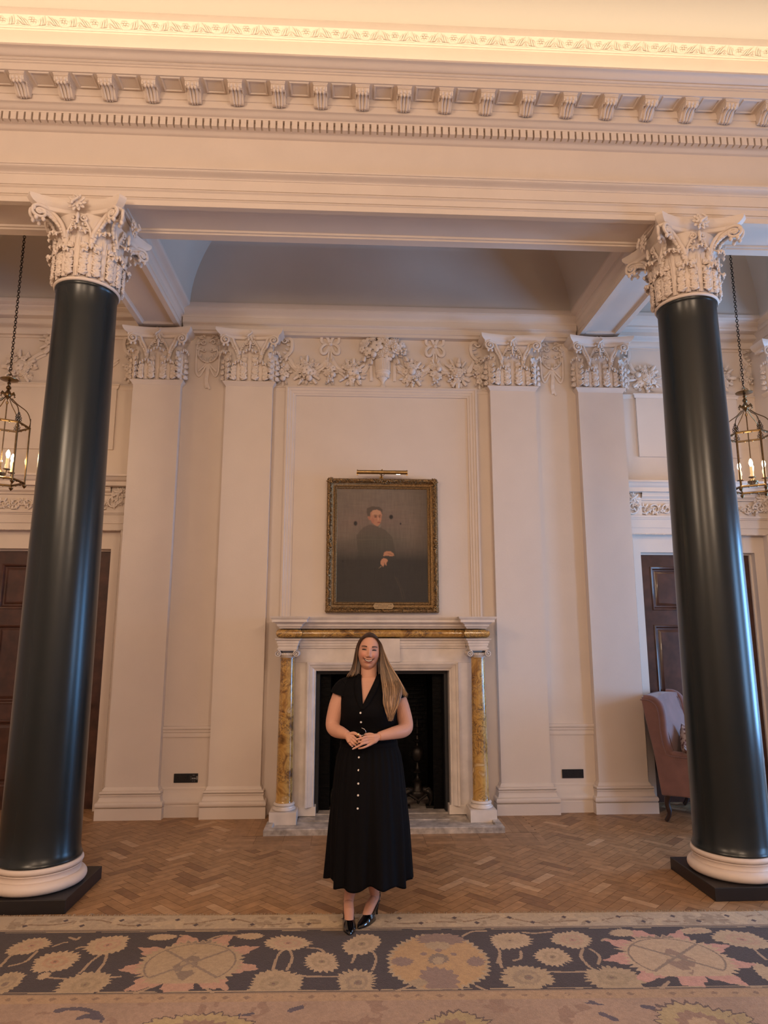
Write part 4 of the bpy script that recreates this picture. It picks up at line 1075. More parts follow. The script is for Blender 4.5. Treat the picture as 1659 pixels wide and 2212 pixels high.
def cluster(x, z, y, seed, label, hw=.135, hh=.165, n=11, group='flower clusters along the wall frieze'):
    RN.seed(seed); root = thing('flower_cluster', label, 'plaster flowers', (x, y, z), group)
    b = MB(); b.ball((0, -.012, 0), (hw*.55, .030, hh*.55), 12); b.build('backing', ORNAMENT, root, smooth=60)
    for k in range(12):                     # leaves and buds radiating round the rim
        a = 2*PI*k/12+RN.uniform(-.15, .15); rx, rz = hw*.58*math.cos(a), hh*.58*math.sin(a)
        kind = RN.choice(['leaf', 'leaf', 'tulip', 'reed'])
        lf_part(root, rx, -.006, rz, a, RN.uniform(.070, .100), RN.uniform(.038, .052), kind)
    pos = [(0, 0)]+[(math.cos(a_*1.047+seed)*.52, math.sin(a_*1.047+seed)*.56) for a_ in range(6)]
    pos += [(math.cos(a_*.898+seed+.4)*.86, math.sin(a_*.898+seed+.4)*.84) for a_ in range(7)]
    kinds = ['rose', 'open', 'fruit', 'rose', 'daisy', 'open', 'berries']; RN.shuffle(kinds); kinds += RN.sample(['open', 'rose', 'daisy', 'fruit', 'open', 'berries', 'rose'], 7)
    for (px, pz), kd in zip(pos, kinds):
        fl_part(root, kd, px*hw, -.030-(.018 if px == 0 else 0)+(.016 if math.hypot(px, pz) > .8 else 0), pz*hh, RN.uniform(.054, .066) if px == 0 else (RN.uniform(.040, .052) if math.hypot(px, pz) < .7 else RN.uniform(.024, .034)), RN.uniform(0, 6), -pz*.5, px*.5)
    return root
def pendant(x, z, y, seed, label, hh=.165, group='hanging flower pendants of the wall frieze'):
    RN.seed(seed); root = thing('flower_pendant', label, 'plaster flowers', (x, y, z), group)
    b = MB(); b.ball((0, -.010, 0), (.04, .022, hh*.72), 10); b.build('backing', ORNAMENT, root, smooth=60)
    ks = ['rose', 'open', 'fruit', 'rose', 'berries']; RN.shuffle(ks)
    for k, (px, pz) in enumerate(((-.028, .45), (.034, .25), (-.030, -.08), (.034, -.25), (.0, -.55))):
        fl_part(root, ks[k], px, -.030, pz*hh, .043, RN.uniform(0, 6), 0, px*6)
    for a, (px, pz) in ((1.9, (-.02, .7)), (1.2, (.02, .72)), (-1.9, (-.03, -.62)), (-1.3, (.025, -.62)), (-1.57, (0, -.78)), (3.3, (-.04, .1)), (-.2, (.05, 0))):
        lf_part(root, px, -.010, pz*hh, a, .055, .030, RN.choice(['leaf', 'tulip', 'leaf']))
    return root
WY = .088
cluster(-.835, 4.635, WY, 3, 'plaster flower cluster under the moulding, left one nearest the left bow')
cluster(-.325, 4.625, WY, 14, 'plaster flower cluster just left of the urn')
cluster(.335, 4.632, WY, 25, 'plaster flower cluster just right of the urn')
cluster(.850, 4.632, WY, 36, 'plaster flower cluster between the right bow and the right inner pilaster')
pendant(-.580, 4.63, WY, 5, 'narrow plaster flower pendant hanging under the left bow')
pendant(.600, 4.635, WY, 6, 'narrow plaster flower pendant hanging under the right bow')
pendant(-1.095, 4.625, WY, 7, 'narrow plaster flower pendant against the pilaster left of the fireplace')
pendant(1.095, 4.635, WY, 8, 'narrow plaster flower pendant against the pilaster right of the fireplace')
pendant(-2.84, 4.73, .298, 9, 'plaster flower pendant on the outer side of the leftmost pilaster', .19)
pendant(2.84, 4.73, .298, 10, 'plaster flower pendant on the outer side of the pilaster by the armchair', .19)
pendant(4.30, 4.73, .298, 11, 'plaster flower pendant at the right edge behind the lantern chain', .16)
cluster(-4.05, 4.70, .298, 41, 'large plaster flower cluster behind the left lantern chain', .19, .19)
cluster(3.10, 4.70, .298, 52, 'large plaster flower cluster just left of the right column', .19, .18)
cluster(4.00, 4.73, .298, 63, 'large plaster flower cluster between the right column and the lantern chain', .17, .18)
cluster(-3.70, 5.02, .298, 66, 'high plaster flower bunch just left of the left column', .12, .17)
def flat_ribbon(b, pts, w_, y0, d=.012, wave=0):
    pts = spline([(x, z, 0) for x, z in pts], 6); P = []
    for i, p in enumerate(pts):
        t = (Vector(pts[min(i+1, len(pts)-1)])-Vector(pts[max(i-1, 0)])).normalized(); n = Vector((-t.y, t.x, 0))
        o = d*math.sin(PI*i/(len(pts)-1))+wave*math.sin(i*1.3)
        a, c = Vector(p)+n*w_/2, Vector(p)-n*w_/2; m = Vector(p)
        P.append([(a.x, y0, a.y), (a.x, y0-.010-o, a.y), (m.x, y0-.014-o, m.y), (c.x, y0-.010-o, c.y), (c.x, y0, c.y)])
    b.grid(P)
def bow(x, z, y, label):
    root = thing('ribbon_bow', label, 'plaster bow', (x, y, z), 'plaster ribbon bows')
    for s in (-1, 1):
        b = MB(); flat_ribbon(b, [(s*.004, .0), (s*.022, .062), (s*.058, .100), (s*.096, .080), (s*.092, .030), (s*.050, .010)], .030, 0, .02); b.build('upper_loop', ORNAMENT, root, smooth=50)
        b = MB(); flat_ribbon(b, [(0, .0), (s*.055, .0), (s*.100, -.050), (s*.092, -.108), (s*.052, -.108), (s*.024, -.055), (s*.008, -.01)], .030, 0, .026); b.build('lower_loop', ORNAMENT, root, smooth=50)
        b = MB(); flat_ribbon(b, [(0, -.02), (s*.012, -.09), (s*.022, -.17)], .020, 0, .012); b.build('tail', ORNAMENT, root, smooth=50)
    b = MB(); b.ball((0, -.02, .0), (.026, .026, .022), 12); b.build('knot', ORNAMENT, root, smooth=60)
bow(-.582, 4.955, WY+.002, 'plaster ribbon bow left of the urn of flowers')
bow(.597, 4.955, WY+.002, 'plaster ribbon bow right of the urn of flowers')
def swag(pts, label, y=WY+.002):
    b = MB(); flat_ribbon(b, pts, .034, y, .018); flat_ribbon(b, [(x, z-.038) for x, z in pts], .026, y, .010)
    tag(b.build('ribbon_swag', ORNAMENT, smooth=50), label, 'plaster ribbon', 'ribbon swags between the flower clusters')
swag([(-.60, 4.79), (-.66, 4.71), (-.74, 4.66)], 'short plaster ribbon from the left bow down to the cluster left of it')
swag([(-.56, 4.79), (-.50, 4.69), (-.42, 4.63)], 'short plaster ribbon from the left bow towards the urn')
swag([(.575, 4.79), (.51, 4.69), (.43, 4.63)], 'short plaster ribbon from the right bow towards the urn')
swag([(.62, 4.79), (.67, 4.70), (.75, 4.65)], 'short plaster ribbon from the right bow down to the cluster right of it')
swag([(-1.04, 4.79), (-.99, 4.71), (-.93, 4.66)], 'short plaster ribbon beside the pilaster left of the fireplace')
swag([(1.04, 4.79), (1.00, 4.71), (.95, 4.66)], 'short plaster ribbon beside the pilaster right of the fireplace')
swag([(-.14, 4.78), (-.18, 4.69), (-.24, 4.64)], 'short plaster ribbon left of the urn foot')
swag([(.16, 4.78), (.20, 4.69), (.26, 4.64)], 'short plaster ribbon right of the urn foot')
swag([(-3.30, 4.60), (-3.12, 4.70), (-2.98, 4.83)], 'long plaster ribbon between the left column and the leftmost pilaster', .299)
swag([(2.92, 4.90), (2.96, 4.80), (3.02, 4.72)], 'plaster ribbon between the right outer pilaster and its flower cluster', .299)
swag([(-3.98, 4.76), (-3.88, 4.84), (-3.78, 4.90)], 'plaster ribbon rising to the high bunch beside the left column', .299)
# urn with a bouquet
root = thing('flower_urn', 'plaster urn overflowing with flowers at the centre of the frieze', 'urn', (.010, WY-.01, 4.455))
b = MB(); b.lathe([(0, 0), (.042, 0), (.042, .012), (.024, .030), (.018, .055), (.022, .075), (.050, .105), (.072, .145), (.080, .17), (.086, .172), (.086, .19), (.078, .194), (.080, .27), (.084, .33), (.02, .335)], 32, M=T(0, 0, 0, s=(1, .75, 1)))
for k in range(14):
    a = PI+PI*(k+.5)/14; b.tube([(.079*math.cos(a), .060*math.sin(a), .20), (.083*math.cos(a), .063*math.sin(a), .325)], .005, 6)
    b.ball((.066*math.cos(a), .050*math.sin(a), .135), (.009, .009, .026), 6)
b.build('vase', ORNAMENT, root, smooth=40)
for s in (-1, 1):
    b = MB(); flat_ribbon(b, [(s*.135, .37), (s*.132, .20), (s*.130, .08)], .034, .010, .006); b.build('hanging_ribbon', ORNAMENT, root, smooth=50)
b = MB(); b.ball((0, 0, .45), (.20, .05, .12), 14); b.build('backing', ORNAMENT, root, smooth=60)
RN.seed(90)
for k in range(22):
    a = 2*PI*k/22; rx, rz = .20*math.cos(a), .45+.085*math.sin(a)
    if rz > .45 or abs(math.cos(a)) > .25: lf_part(root, rx, -.01, rz, a+(-.2 if rz < .45 else 0), RN.uniform(.06, .085), .042, RN.choice(['leaf', 'leaf', 'tulip']))
for px, pz, r, kd in ((-.20, .50, .048, 'rose'), (-.17, .41, .050, 'open'), (-.07, .47, .066, 'open'), (.03, .42, .050, 'rose'), (.06, .50, .052, 'rose'), (.15, .44, .058, 'rose'), (.13, .53, .045, 'daisy'), (-.02, .55, .045, 'open'), (-.12, .56, .040, 'daisy'), (.21, .50, .036, 'open'), (.06, .35, .048, 'open'), (-.10, .37, .038, 'fruit'), (.10, .36, .030, 'fruit'), (-.23, .43, .034, 'open'), (.03, .58, .034, 'rose'), (.22, .41, .036, 'berries'), (-.01, .36, .040, 'daisy')):
    fl_part(root, kd, px*1.02, -.050-.012*(r > .05), pz, r*1.22, RN.uniform(0, 6), (pz-.45)*-3, px*2)
for a, px, pz in ((-1.7, -.15, .33), (-1.6, -.03, .34), (-1.5, .14, .34), (-1.9, -.22, .36), (-1.2, .23, .37)):
    lf_part(root, px, -.02, pz, a, .085, .034, 'leaf'); lf_part(root, px+.02, -.03, pz-.01, a+.1, .07, .03, 'tulip')
# scrolled acanthus brackets beside the capitals, and cartouches between the pilasters
def s_leaf(x, z, y, s, label):
    root = thing('scrolled_leaf', label, 'plaster leaf', (x, y, z), 'scrolled plaster leaves beside the capitals')
    b = MB()
    sp = [(s*-.02, .115), (s*.045, .10), (s*.062, .03), (s*.045, -.05), (s*.0, -.10), (s*-.03, -.125)]
    flat_ribbon(b, sp, .034, 0, .022)
    up = spiral_pts((s*-.02, .080), .036, 1.2, PI/2, s, 14, .2); b.tube([(p[0], -.02, p[1]) for p in up], [lerp(.014, .006, k/14) for k in range(15)], 7)
    dn = spiral_pts((s*-.052, -.115), .026, 1.2, 0, -s, 14, .2); b.tube([(p[0], -.02, p[1]) for p in dn], [lerp(.010, .005, k/14) for k in range(15)], 7)
    b.build('stem', ORNAMENT, root, smooth=50)
    for k, (px, pz, a) in enumerate(((.03, .07, 2.6), (.045, .02, 2.9), (.035, -.03, 2.9), (.01, -.07, 3.0))):
        lf_part(root, s*px, -.018, pz, a if s > 0 else PI-a, .055, .030, 'leaf')
    return root
s_leaf(-1.065, 4.905, WY+.002, 1, 'scrolled plaster leaf right of the capital left of the fireplace')
s_leaf(1.065, 4.905, WY+.002, -1, 'scrolled plaster leaf left of the capital right of the fireplace')
s_leaf(-2.86, 4.98, .300, -1, 'scrolled plaster leaf left of the leftmost capital')
s_leaf(2.86, 4.98, .300, 1, 'scrolled plaster leaf right of the capital beside the right column')
s_leaf(4.34, 5.02, .300, -1, 'scrolled plaster leaf at the right edge beyond the lantern chain')
def cartouche(x, label):
    root = thing('cartouche', label, 'plaster ornament', (x, WY+.002, 4.0), 'leaf and ribbon cartouches between the pilasters')
    for s in (-1, 1):
        b = MB(); flat_ribbon(b, [(s*.02, 1.045), (s*.095, 1.01), (s*.125, .90), (s*.125, .70), (s*.118, .60), (s*.09, .555), (s*.055, .60), (s*.01, .70)], .020, 0, .008); b.build('ribbon_loop', ORNAMENT, root, smooth=50)
        b = MB(); flat_ribbon(b, [(s*-.01, .715), (s*-.05, .66), (s*-.10, .61)], .018, 0, .010); b.build('ribbon_tail', ORNAMENT, root, smooth=50)
        b = MB(); sp = spiral_pts((s*.05, .95), .034, 1.2, PI, -s, 14, .2); b.tube([(p[0], -.022, p[1]) for p in sp], [lerp(.011, .005, k/14) for k in range(15)], 7)
        sp = spiral_pts((s*.04, .855), .024, 1.2, PI/2, -s, 12, .2); b.tube([(p[0], -.022, p[1]) for p in sp], [lerp(.009, .005, k/12) for k in range(13)], 7)
        b.tube(spline([(s*.06, .85, 0), (s*.10, .86, 0), (s*.105, .80, 0), (s*.06, .74, 0), (s*.02, .72, 0)], 4) and [(p[0], -.016, p[1]) for p in spline([(s*.06, .85, 0), (s*.10, .86, 0), (s*.105, .80, 0), (s*.06, .74, 0), (s*.02, .72, 0)], 4)], .011, 7)
        b.build('scroll', ORNAMENT, root, smooth=50)
        for px, pz, a, l in ((.03, 1.0, .9, .07), (.06, .99, .3, .065), (.08, .95, -.5, .065), (.085, .90, -.9, .06), (.07, .82, -1.2, .06), (.05, .78, -1.5, .05), (.02, .73, 1.2, .06)):
            lf_part(root, s*px, -.012, pz, a if s > 0 else PI-a, l, .030, 'leaf')
    b = MB(); flat_ribbon(b, [(0, .71), (.004, .60), (-.004, .50), (.006, .42)], .040, 0, .012, .004); flat_ribbon(b, [(.0, .50), (.02, .44), (.035, .405)], .024, 0, .006); b.build('hanging_ribbon', ORNAMENT, root, smooth=50)
    b = MB(); b.ball((0, -.02, .715), (.022, .018, .018), 10); b.build('knot', ORNAMENT, root, smooth=60)
cartouche(-1.93, 'leaf scroll and ribbon cartouche above the left wall socket')
cartouche(1.93, 'leaf scroll and ribbon cartouche above the right wall socket')
# ================================================================== hanging lanterns
def glass(name, tint=(1, 1, 1), rough=0.0):
    m = bpy.data.materials.new(name); m.use_nodes = True; nt = m.node_tree; nt.nodes.clear(); L = nt.links.new
    o = nt.nodes.new('ShaderNodeOutputMaterial'); tr = nt.nodes.new('ShaderNodeBsdfTransparent'); tr.inputs[0].default_value = (*tint, 1)
    gl = nt.nodes.new('ShaderNodeBsdfGlossy'); gl.inputs['Roughness'].default_value = .02; fr = nt.nodes.new('ShaderNodeFresnel'); fr.inputs[0].default_value = 1.18
    mx = nt.nodes.new('ShaderNodeMixShader'); mx.inputs[0].default_value = .05; L(tr.outputs[0], mx.inputs[1]); L(gl.outputs[0], mx.inputs[2]); L(mx.outputs[0], o.inputs[0]); return m
PANE = glass('lantern_glass')
LBRASS = mat('lantern_brass', (.22, .145, .07), .3, metal=1, var=.3, vscale=40)
FLAME = mat('lit_candle_bulb', (1, .9, .7), .3, emit=(1, .80, .48), es=28)
CANDLE = mat('candle_tube', (.85, .62, .34), .5, sss=.2, emit=(1, .6, .25), es=.55)
CHAINM = mat('dark_chain', (.045, .032, .022), .45, metal=.8)
def make_lantern(x, label, rot):
    y = -.88; root = thing('hanging_lantern', label, 'lantern', (x, y, 3.10), 'brass lanterns in the side bays', rz=rot)
    z0 = .0; R = .207; hz, tz = .035, .565
    c = [(R*math.cos(k*PI/3), R*math.sin(k*PI/3)) for k in range(6)]
    for z, t, nm_ in ((hz, .011, 'lower_ring'), (tz, .011, 'upper_ring')):
        fr = MB()
        for k in range(6):
            a, b_ = c[k], c[(k+1) % 6]; fr.tube([(a[0], a[1], z), (b_[0], b_[1], z)], t, 6, up=(0, 0, 1))
            for q in (.33, .66): fr.ball((lerp(a[0], b_[0], q), lerp(a[1], b_[1], q), z-.010), (.009, .009, .006), 6)
        fr.build(nm_, LBRASS, root, smooth=40)
    for k in range(6):
        a = c[k]
        b = MB(); b.tube([(a[0], a[1], hz), (a[0], a[1], tz)], .0085, 6); b.build('post', LBRASS, root, smooth=30)
        b = MB(); b.lathe([(0, -.052), (.006, -.046), (.014, -.034), (.020, -.026), (.020, -.020), (.008, -.014), (.008, 0)], 10, c=(a[0], a[1], hz)); b.build('foot_knob', LBRASS, root, smooth=40)
        b = MB(); u = Vector((-a[1], a[0], 0)).normalized()
        for r_, n_ in ((.0, 3), (.022, 3), (.044, 2), (.064, 1)):
            for q in range(n_):
                o_ = (q-(n_-1)/2)*.020; p = Vector((a[0], a[1], tz+.018+r_))+u*o_
                b.tube([p+u*(.0085*math.cos(t)*1)+Vector((0, 0, .0095*math.sin(t))) for t in [i*PI/4 for i in range(8)]], .0032, 5, closed=True)
        b.box(-.001, .001, -.001, .001, 0, .001, M=T(a[0], a[1], tz)); b.build('crest', CHAINM, root, smooth=40)
        b = MB()
        for dd in (-.0, ):
            pts = spline([(a[0]*.97, a[1]*.97, tz+.01), (a[0]*.99, a[1]*.99, tz+.07), (a[0]*.82, a[1]*.82, tz+.155), (a[0]*.42, a[1]*.42, tz+.215), (a[0]*.17, a[1]*.17, tz+.265)], 5)
            b.tube(pts, .0048, 6)
        b.build('crown_arm', LBRASS, root, smooth=50)
        a2 = c[(k+1) % 6]; e = .96
        b = MB(); b.add([(a[0]*e, a[1]*e, hz+.012), (a2[0]*e, a2[1]*e, hz+.012), (a2[0]*e, a2[1]*e, tz-.012), (a[0]*e, a[1]*e, tz-.012)], [(0, 1, 2, 3)])
        b.build('glass_pane', PANE, root, smooth=0)
    b = MB()
    b.lathe([(0, .20), (.010, .205), (.012, .225), (.004, .235), (.006, .25), (.022, .27), (.032, .285), (.030, .31), (.018, .33), (.012, .345), (.022, .355), (.022, .37), (.010, .385), (.014, .40), (.018, .405), (.012, .415)], 14, c=(0, 0, tz))
    for k in range(6):
        a = k*PI/3+.5; b.tube([(.02*math.cos(a), .02*math.sin(a), tz+.29), (.055*math.cos(a), .055*math.sin(a), tz+.315), (.068*math.cos(a), .068*math.sin(a), tz+.290), (.055*math.cos(a), .055*math.sin(a), tz+.280)], [.007, .008, .006, .003], 6)
    b.build('hub', LBRASS, root, smooth=40)
    b = MB(); b.lathe([(.010, .425), (.05, .430), (.078, .440), (.080, .446), (.05, .440), (.020, .452), (.012, .47), (.0, .475)], 24, c=(0, 0, tz)); b.build('smoke_disc', LBRASS, root, smooth=40)
    b = MB(); b.tube([(.024*math.cos(t), 0, tz+.475+.022*math.sin(t)) for t in [i*PI/8 for i in range(9)]], .0045, 6); b.build('loop', LBRASS, root, smooth=40)
    # candle cluster
    b = MB(); b.lathe([(0, .06), (.018, .07), (.045, .10), (.048, .112), (.030, .125), (.010, .14), (.006, .16)], 18); b.tube([(0, 0, .15), (0, 0, tz+.22)], .0055, 8)
    for k in range(4):
        a = k*PI/2+.5; r = .105
        b.tube([(.02*math.cos(a), .02*math.sin(a), .115), (.055*math.cos(a), .055*math.sin(a), .075), (r*.92*math.cos(a), r*.92*math.sin(a), .078), (r*math.cos(a), r*math.sin(a), .125)], .0045, 6)
        b.lathe([(.004, .122), (.030, .128), (.032, .134), (.012, .134)], 16, c=(r*math.cos(a), r*math.sin(a), 0))
    b.build('candle_arms', LBRASS, root, smooth=40)
    for k in range(4):
        a = k*PI/2+.5; r = .105; cx, cy = r*math.cos(a), r*math.sin(a)
        b = MB(); b.lathe([(0, .134), (.0125, .134), (.0125, .235), (.0, .237)], 14, c=(cx, cy, 0)); cd = b.build('candle', CANDLE, root, smooth=40)
        b = MB(); b.lathe([(.007, .236), (.013, .250), (.0175, .268), (.015, .288), (.007, .306), (.0, .315)], 14, c=(cx, cy, 0)); b.build('flame_bulb', FLAME, cd, smooth=60)
    # chain up to the vault, every link a part
    top = 2.86; z = tz+.497; k = 0; L_ = .040
    lk = MB(); lk.tube([(.011*math.cos(t), 0, .0165*math.sin(t)) for t in [i*PI/6 for i in range(12)]], .0034, 6, closed=True)
    b = MB(); b.tube(spline([(.0, 0, z-.012), (.012, 0, z), (.0, 0, z+.018), (-.012, 0, z+.035), (0, 0, z+.05), (.012, 0, z+.045)], 4), .004, 6); b.build('hook', CHAINM, root, smooth=50); z += .055
    first = lk.build('chain_link', CHAINM, root, smooth=60); first.location = (0, 0, z)
    while z < top:
        z += .0262; k += 1; cpy = first.copy(); COL.objects.link(cpy); cpy.location = (0, 0, z); cpy.rotation_euler = (0, 0, (k % 2)*PI/2+.35)
    b = MB(); b.lathe([(0, 0), (.03, .0), (.045, .03), (.05, .05), (0, .06)], 16, c=(0, 0, z+.01)); b.tube([(0, 0, z+.05), (0, 0, 3.05)], .01, 8); b.build('ceiling_rose', CHAINM, root, smooth=40)
    for i_, (dx, dy) in enumerate(((.1, 0), (-.1, 0))): pass
    l = bulb('lantern_glow', (x, y, 3.40), 17, (1, .62, .30), .012)
    return root
make_lantern(-3.545, 'brass hexagonal hanging lantern with candle bulbs, far left by the dark column', .48)
make_lantern(3.545, 'brass hexagonal hanging lantern with candle bulbs, far right by the dark column', .487)
# ================================================================== pink wing armchair
PINK = mat('dusty_pink_velvet', (.215, .108, .096), .85, sheen=.3, bump=.15, bscale=150, var=.18, vscale=7)
def make_chair():
    root = thing('wing_armchair', 'dusty pink velvet wing armchair half hidden behind the right column', 'armchair', (3.243, -.275, 0), rz=.9)
    # local: front = -y, width x
    b = MB(); b.box(-.40, .40, -.36, .30, .24, .36); b.build('seat_base', PINK, root, smooth=30, bevel=.02)
    b = MB()
    P = []
    for x in np.linspace(-.34, .34, 11):
        P.append([(x, yy, .44+.035*math.cos(x*5)*(1-((yy+.05)/.32)**4)) for yy in np.linspace(-.36, .26, 9)])
    b.grid(P); b.box(-.34, .34, -.36, .26, .35, .442); b.build('seat_cushion', PINK, root, smooth=50, bevel=.012)
    # back
    b = MB(); P = []
    for i in range(15):
        u = i/14; z = .30+.862*u; yb = .27+.16*u+.03*u*u; row = []
        hw = .37+.05*u
        for j in range(13):
            v = -1+2*j/12; row.append((v*hw, yb-.06-.05*(1-v*v)*math.sin(PI*min(1, u*1.1))-.05*v*v*.3, z-.02*v*v*(u**4)))
        P.append(row)
    Q = [[(p[0], .33+.14*((p[2]-.3)/.85)+.06, p[2]) for p in r] for r in P]
    n = len(P); full = [P[i]+Q[i][::-1] for i in range(n)]
    b.grid(full, cv=True); b.f.append(tuple(len(b.v)-k-1 for k in range(26))); b.build('back', PINK, root, smooth=45)
    for s in (-1, 1):
        # wing + arm as one upholstered panel, outline in (y,z)
        ol = [(.40, .24), (.445, .62), (.50, .95), (.525, 1.135)]
        front = [(.50, 1.135), (.44, 1.135), (.385, 1.112), (.350, 1.06), (.338, .95), (.338, .85), (.328, .75), (.308, .67), (.28, .625), (.10, .618), (-.10, .612), (-.31, .602), (-.36, .565), (-.355, .46), (-.34, .34), (-.33, .27)]
        pts = ol+front; M = Matrix(((0, 0, 1, 0), (1, 0, 0, 0), (0, 1, 0, 0), (0, 0, 0, 1)))
        b = MB(); x0, x1 = sorted((s*.37, s*.435))
        def fl(p): return s*.035*max(0, (p[1]-.62)/.5)**1.0
        N = len(pts); vs = [(x0+fl(p), p[0], p[1]) for p in pts]+[(x1+fl(p), p[0], p[1]) for p in pts]
        b.add(vs, [tuple(range(N))[::-1], tuple(range(N, 2*N))]+[(i, (i+1) % N, N+(i+1) % N, N+i) for i in range(N)])
        b.build('wing_and_arm', PINK, root, smooth=35, bevel=.014)
        b = MB(); xs_ = x0-.002 if s < 0 else x1+.002; b.tube([(xs_, .03, .60), (xs_, .0, .25)], .004, 6); b.build('side_seam', PINK, root, smooth=60)
        b = MB(); xm = (x0+x1)/2
        ed = spline([(xm+fl(p), p[0], p[1]) for p in front], 3)
        b.tube(ed, .034, 10, flat=1.0); b.build('padded_edge', PINK, root, smooth=60)
        b = MB(); b.tube(spline([(x0-.004*s if s > 0 else x1+.004, p[0]-.0, p[1]) for p in front], 3), .005, 6); 
        b.tube(spline([((x1+.003 if s > 0 else x0-.003)+fl(p), p[0]+.028, p[1]-.012) for p in front[:12]], 3), .005, 6); b.build('piping', PINK, root, smooth=60)
    LEG = mat('dark_walnut', (.035, .015, .010), .4)
    for s in (-1, 1):
        b = MB(); b.tube(spline([(s*.36, -.30, .28), (s*.37, -.33, .20), (s*.365, -.335, .12), (s*.37, -.34, .05), (s*.375, -.36, .012)], 4), [.030, .031, .030, .027, .024, .022, .020, .018, .017, .016, .015, .014, .015, .018, .020, .021, .018], 8); b.ball((s*.375, -.362, .014), (.022, .026, .013), 10); b.build('leg', LEG, root, smooth=50)
        b = MB(); b.tube(spline([(s*.38, .33, .28), (s*.385, .365, .18), (s*.385, .350, .08), (s*.385, .385, .008)], 4), [.030]*4+[.026]*4+[.020]*5, 8); b.build('leg', LEG, root, smooth=50)
    return root
CHAIR = make_chair()
def patterned():
    m = bpy.data.materials.new('patterned_velvet'); m.use_nodes = True; nt = m.node_tree; b = nt.nodes['Principled BSDF']; L = nt.links.new; b.inputs['Roughness'].default_value = .8
    tc = nt.nodes.new('ShaderNodeTexCoord'); v = nt.nodes.new('ShaderNodeTexVoronoi'); v.feature = 'F1'; v.inputs['Scale'].default_value = 26
    n = nt.nodes.new('ShaderNodeTexNoise'); n.inputs['Scale'].default_value = 14; n.inputs['Distortion'].default_value = 2; L(tc.outputs['Object'], n.inputs['Vector']); L(tc.outputs['Object'], v.inputs['Vector'])
    ad = nt.nodes.new('ShaderNodeMath'); ad.operation = 'ADD'; L(v.outputs['Distance'], ad.inputs[0]); L(n.outputs[0], ad.inputs[1])
    r = nt.nodes.new('ShaderNodeValToRGB'); r.color_ramp.interpolation = 'CONSTANT'; e = r.color_ramp.elements; e[0].position = 0; e[0].color = (.05, .018, .018, 1); e[1].position = .98; e[1].color = (.38, .29, .25, 1)
    q = e.new(.70); q.color = (.17, .07, .055, 1); q = e.new(.84); q.color = (.30, .20, .16, 1); q = e.new(.90); q.color = (.09, .04, .035, 1)
    L(ad.outputs[0], r.inputs[0]); L(r.outputs[0], b.inputs['Base Color']); return m
PAT = patterned()
def cushion(loc, rot, label):
    b = MB(); P = []; n = 14
    for i in range(n+1):
        row = []
        for j in range(n+1):
            u, v = -1+2*i/n, -1+2*j/n; k = (1-u**4)*(1-v**4); row.append((u*.20*(1-.10*(1-abs(v))**1*0+.0-.06*(1-v*v)), v*.20*(1-.06*(1-u*u)), .075*k**.6))
        P.append(row)
    b.grid(P); b.grid([[(x, y, -z) for x, y, z in r] for r in P])
    o = b.build('scatter_cushion', PAT, smooth=60, weld=True); o.matrix_world = Matrix.Translation(loc) @ Matrix.Rotation(rot[2], 4, 'Z') @ Matrix.Rotation(rot[0], 4, 'X') @ Matrix.Rotation(rot[1], 4, 'Z')
    return tag(o, label, 'cushion', 'patterned cushions on the pink armchair')
_M = Matrix.Translation((3.243, -.275, 0)) @ Matrix.Rotation(.9, 4, 'Z')
p = _M @ Vector((-.23, .12, .645)); cushion(p, (1.15, .55, .9), 'dark red and cream patterned cushion, the visible one in the pink armchair')
p = _M @ Vector((.20, .16, .64)); cushion(p, (1.2, .1, .9), 'patterned cushion mostly hidden behind the column, on the pink armchair')
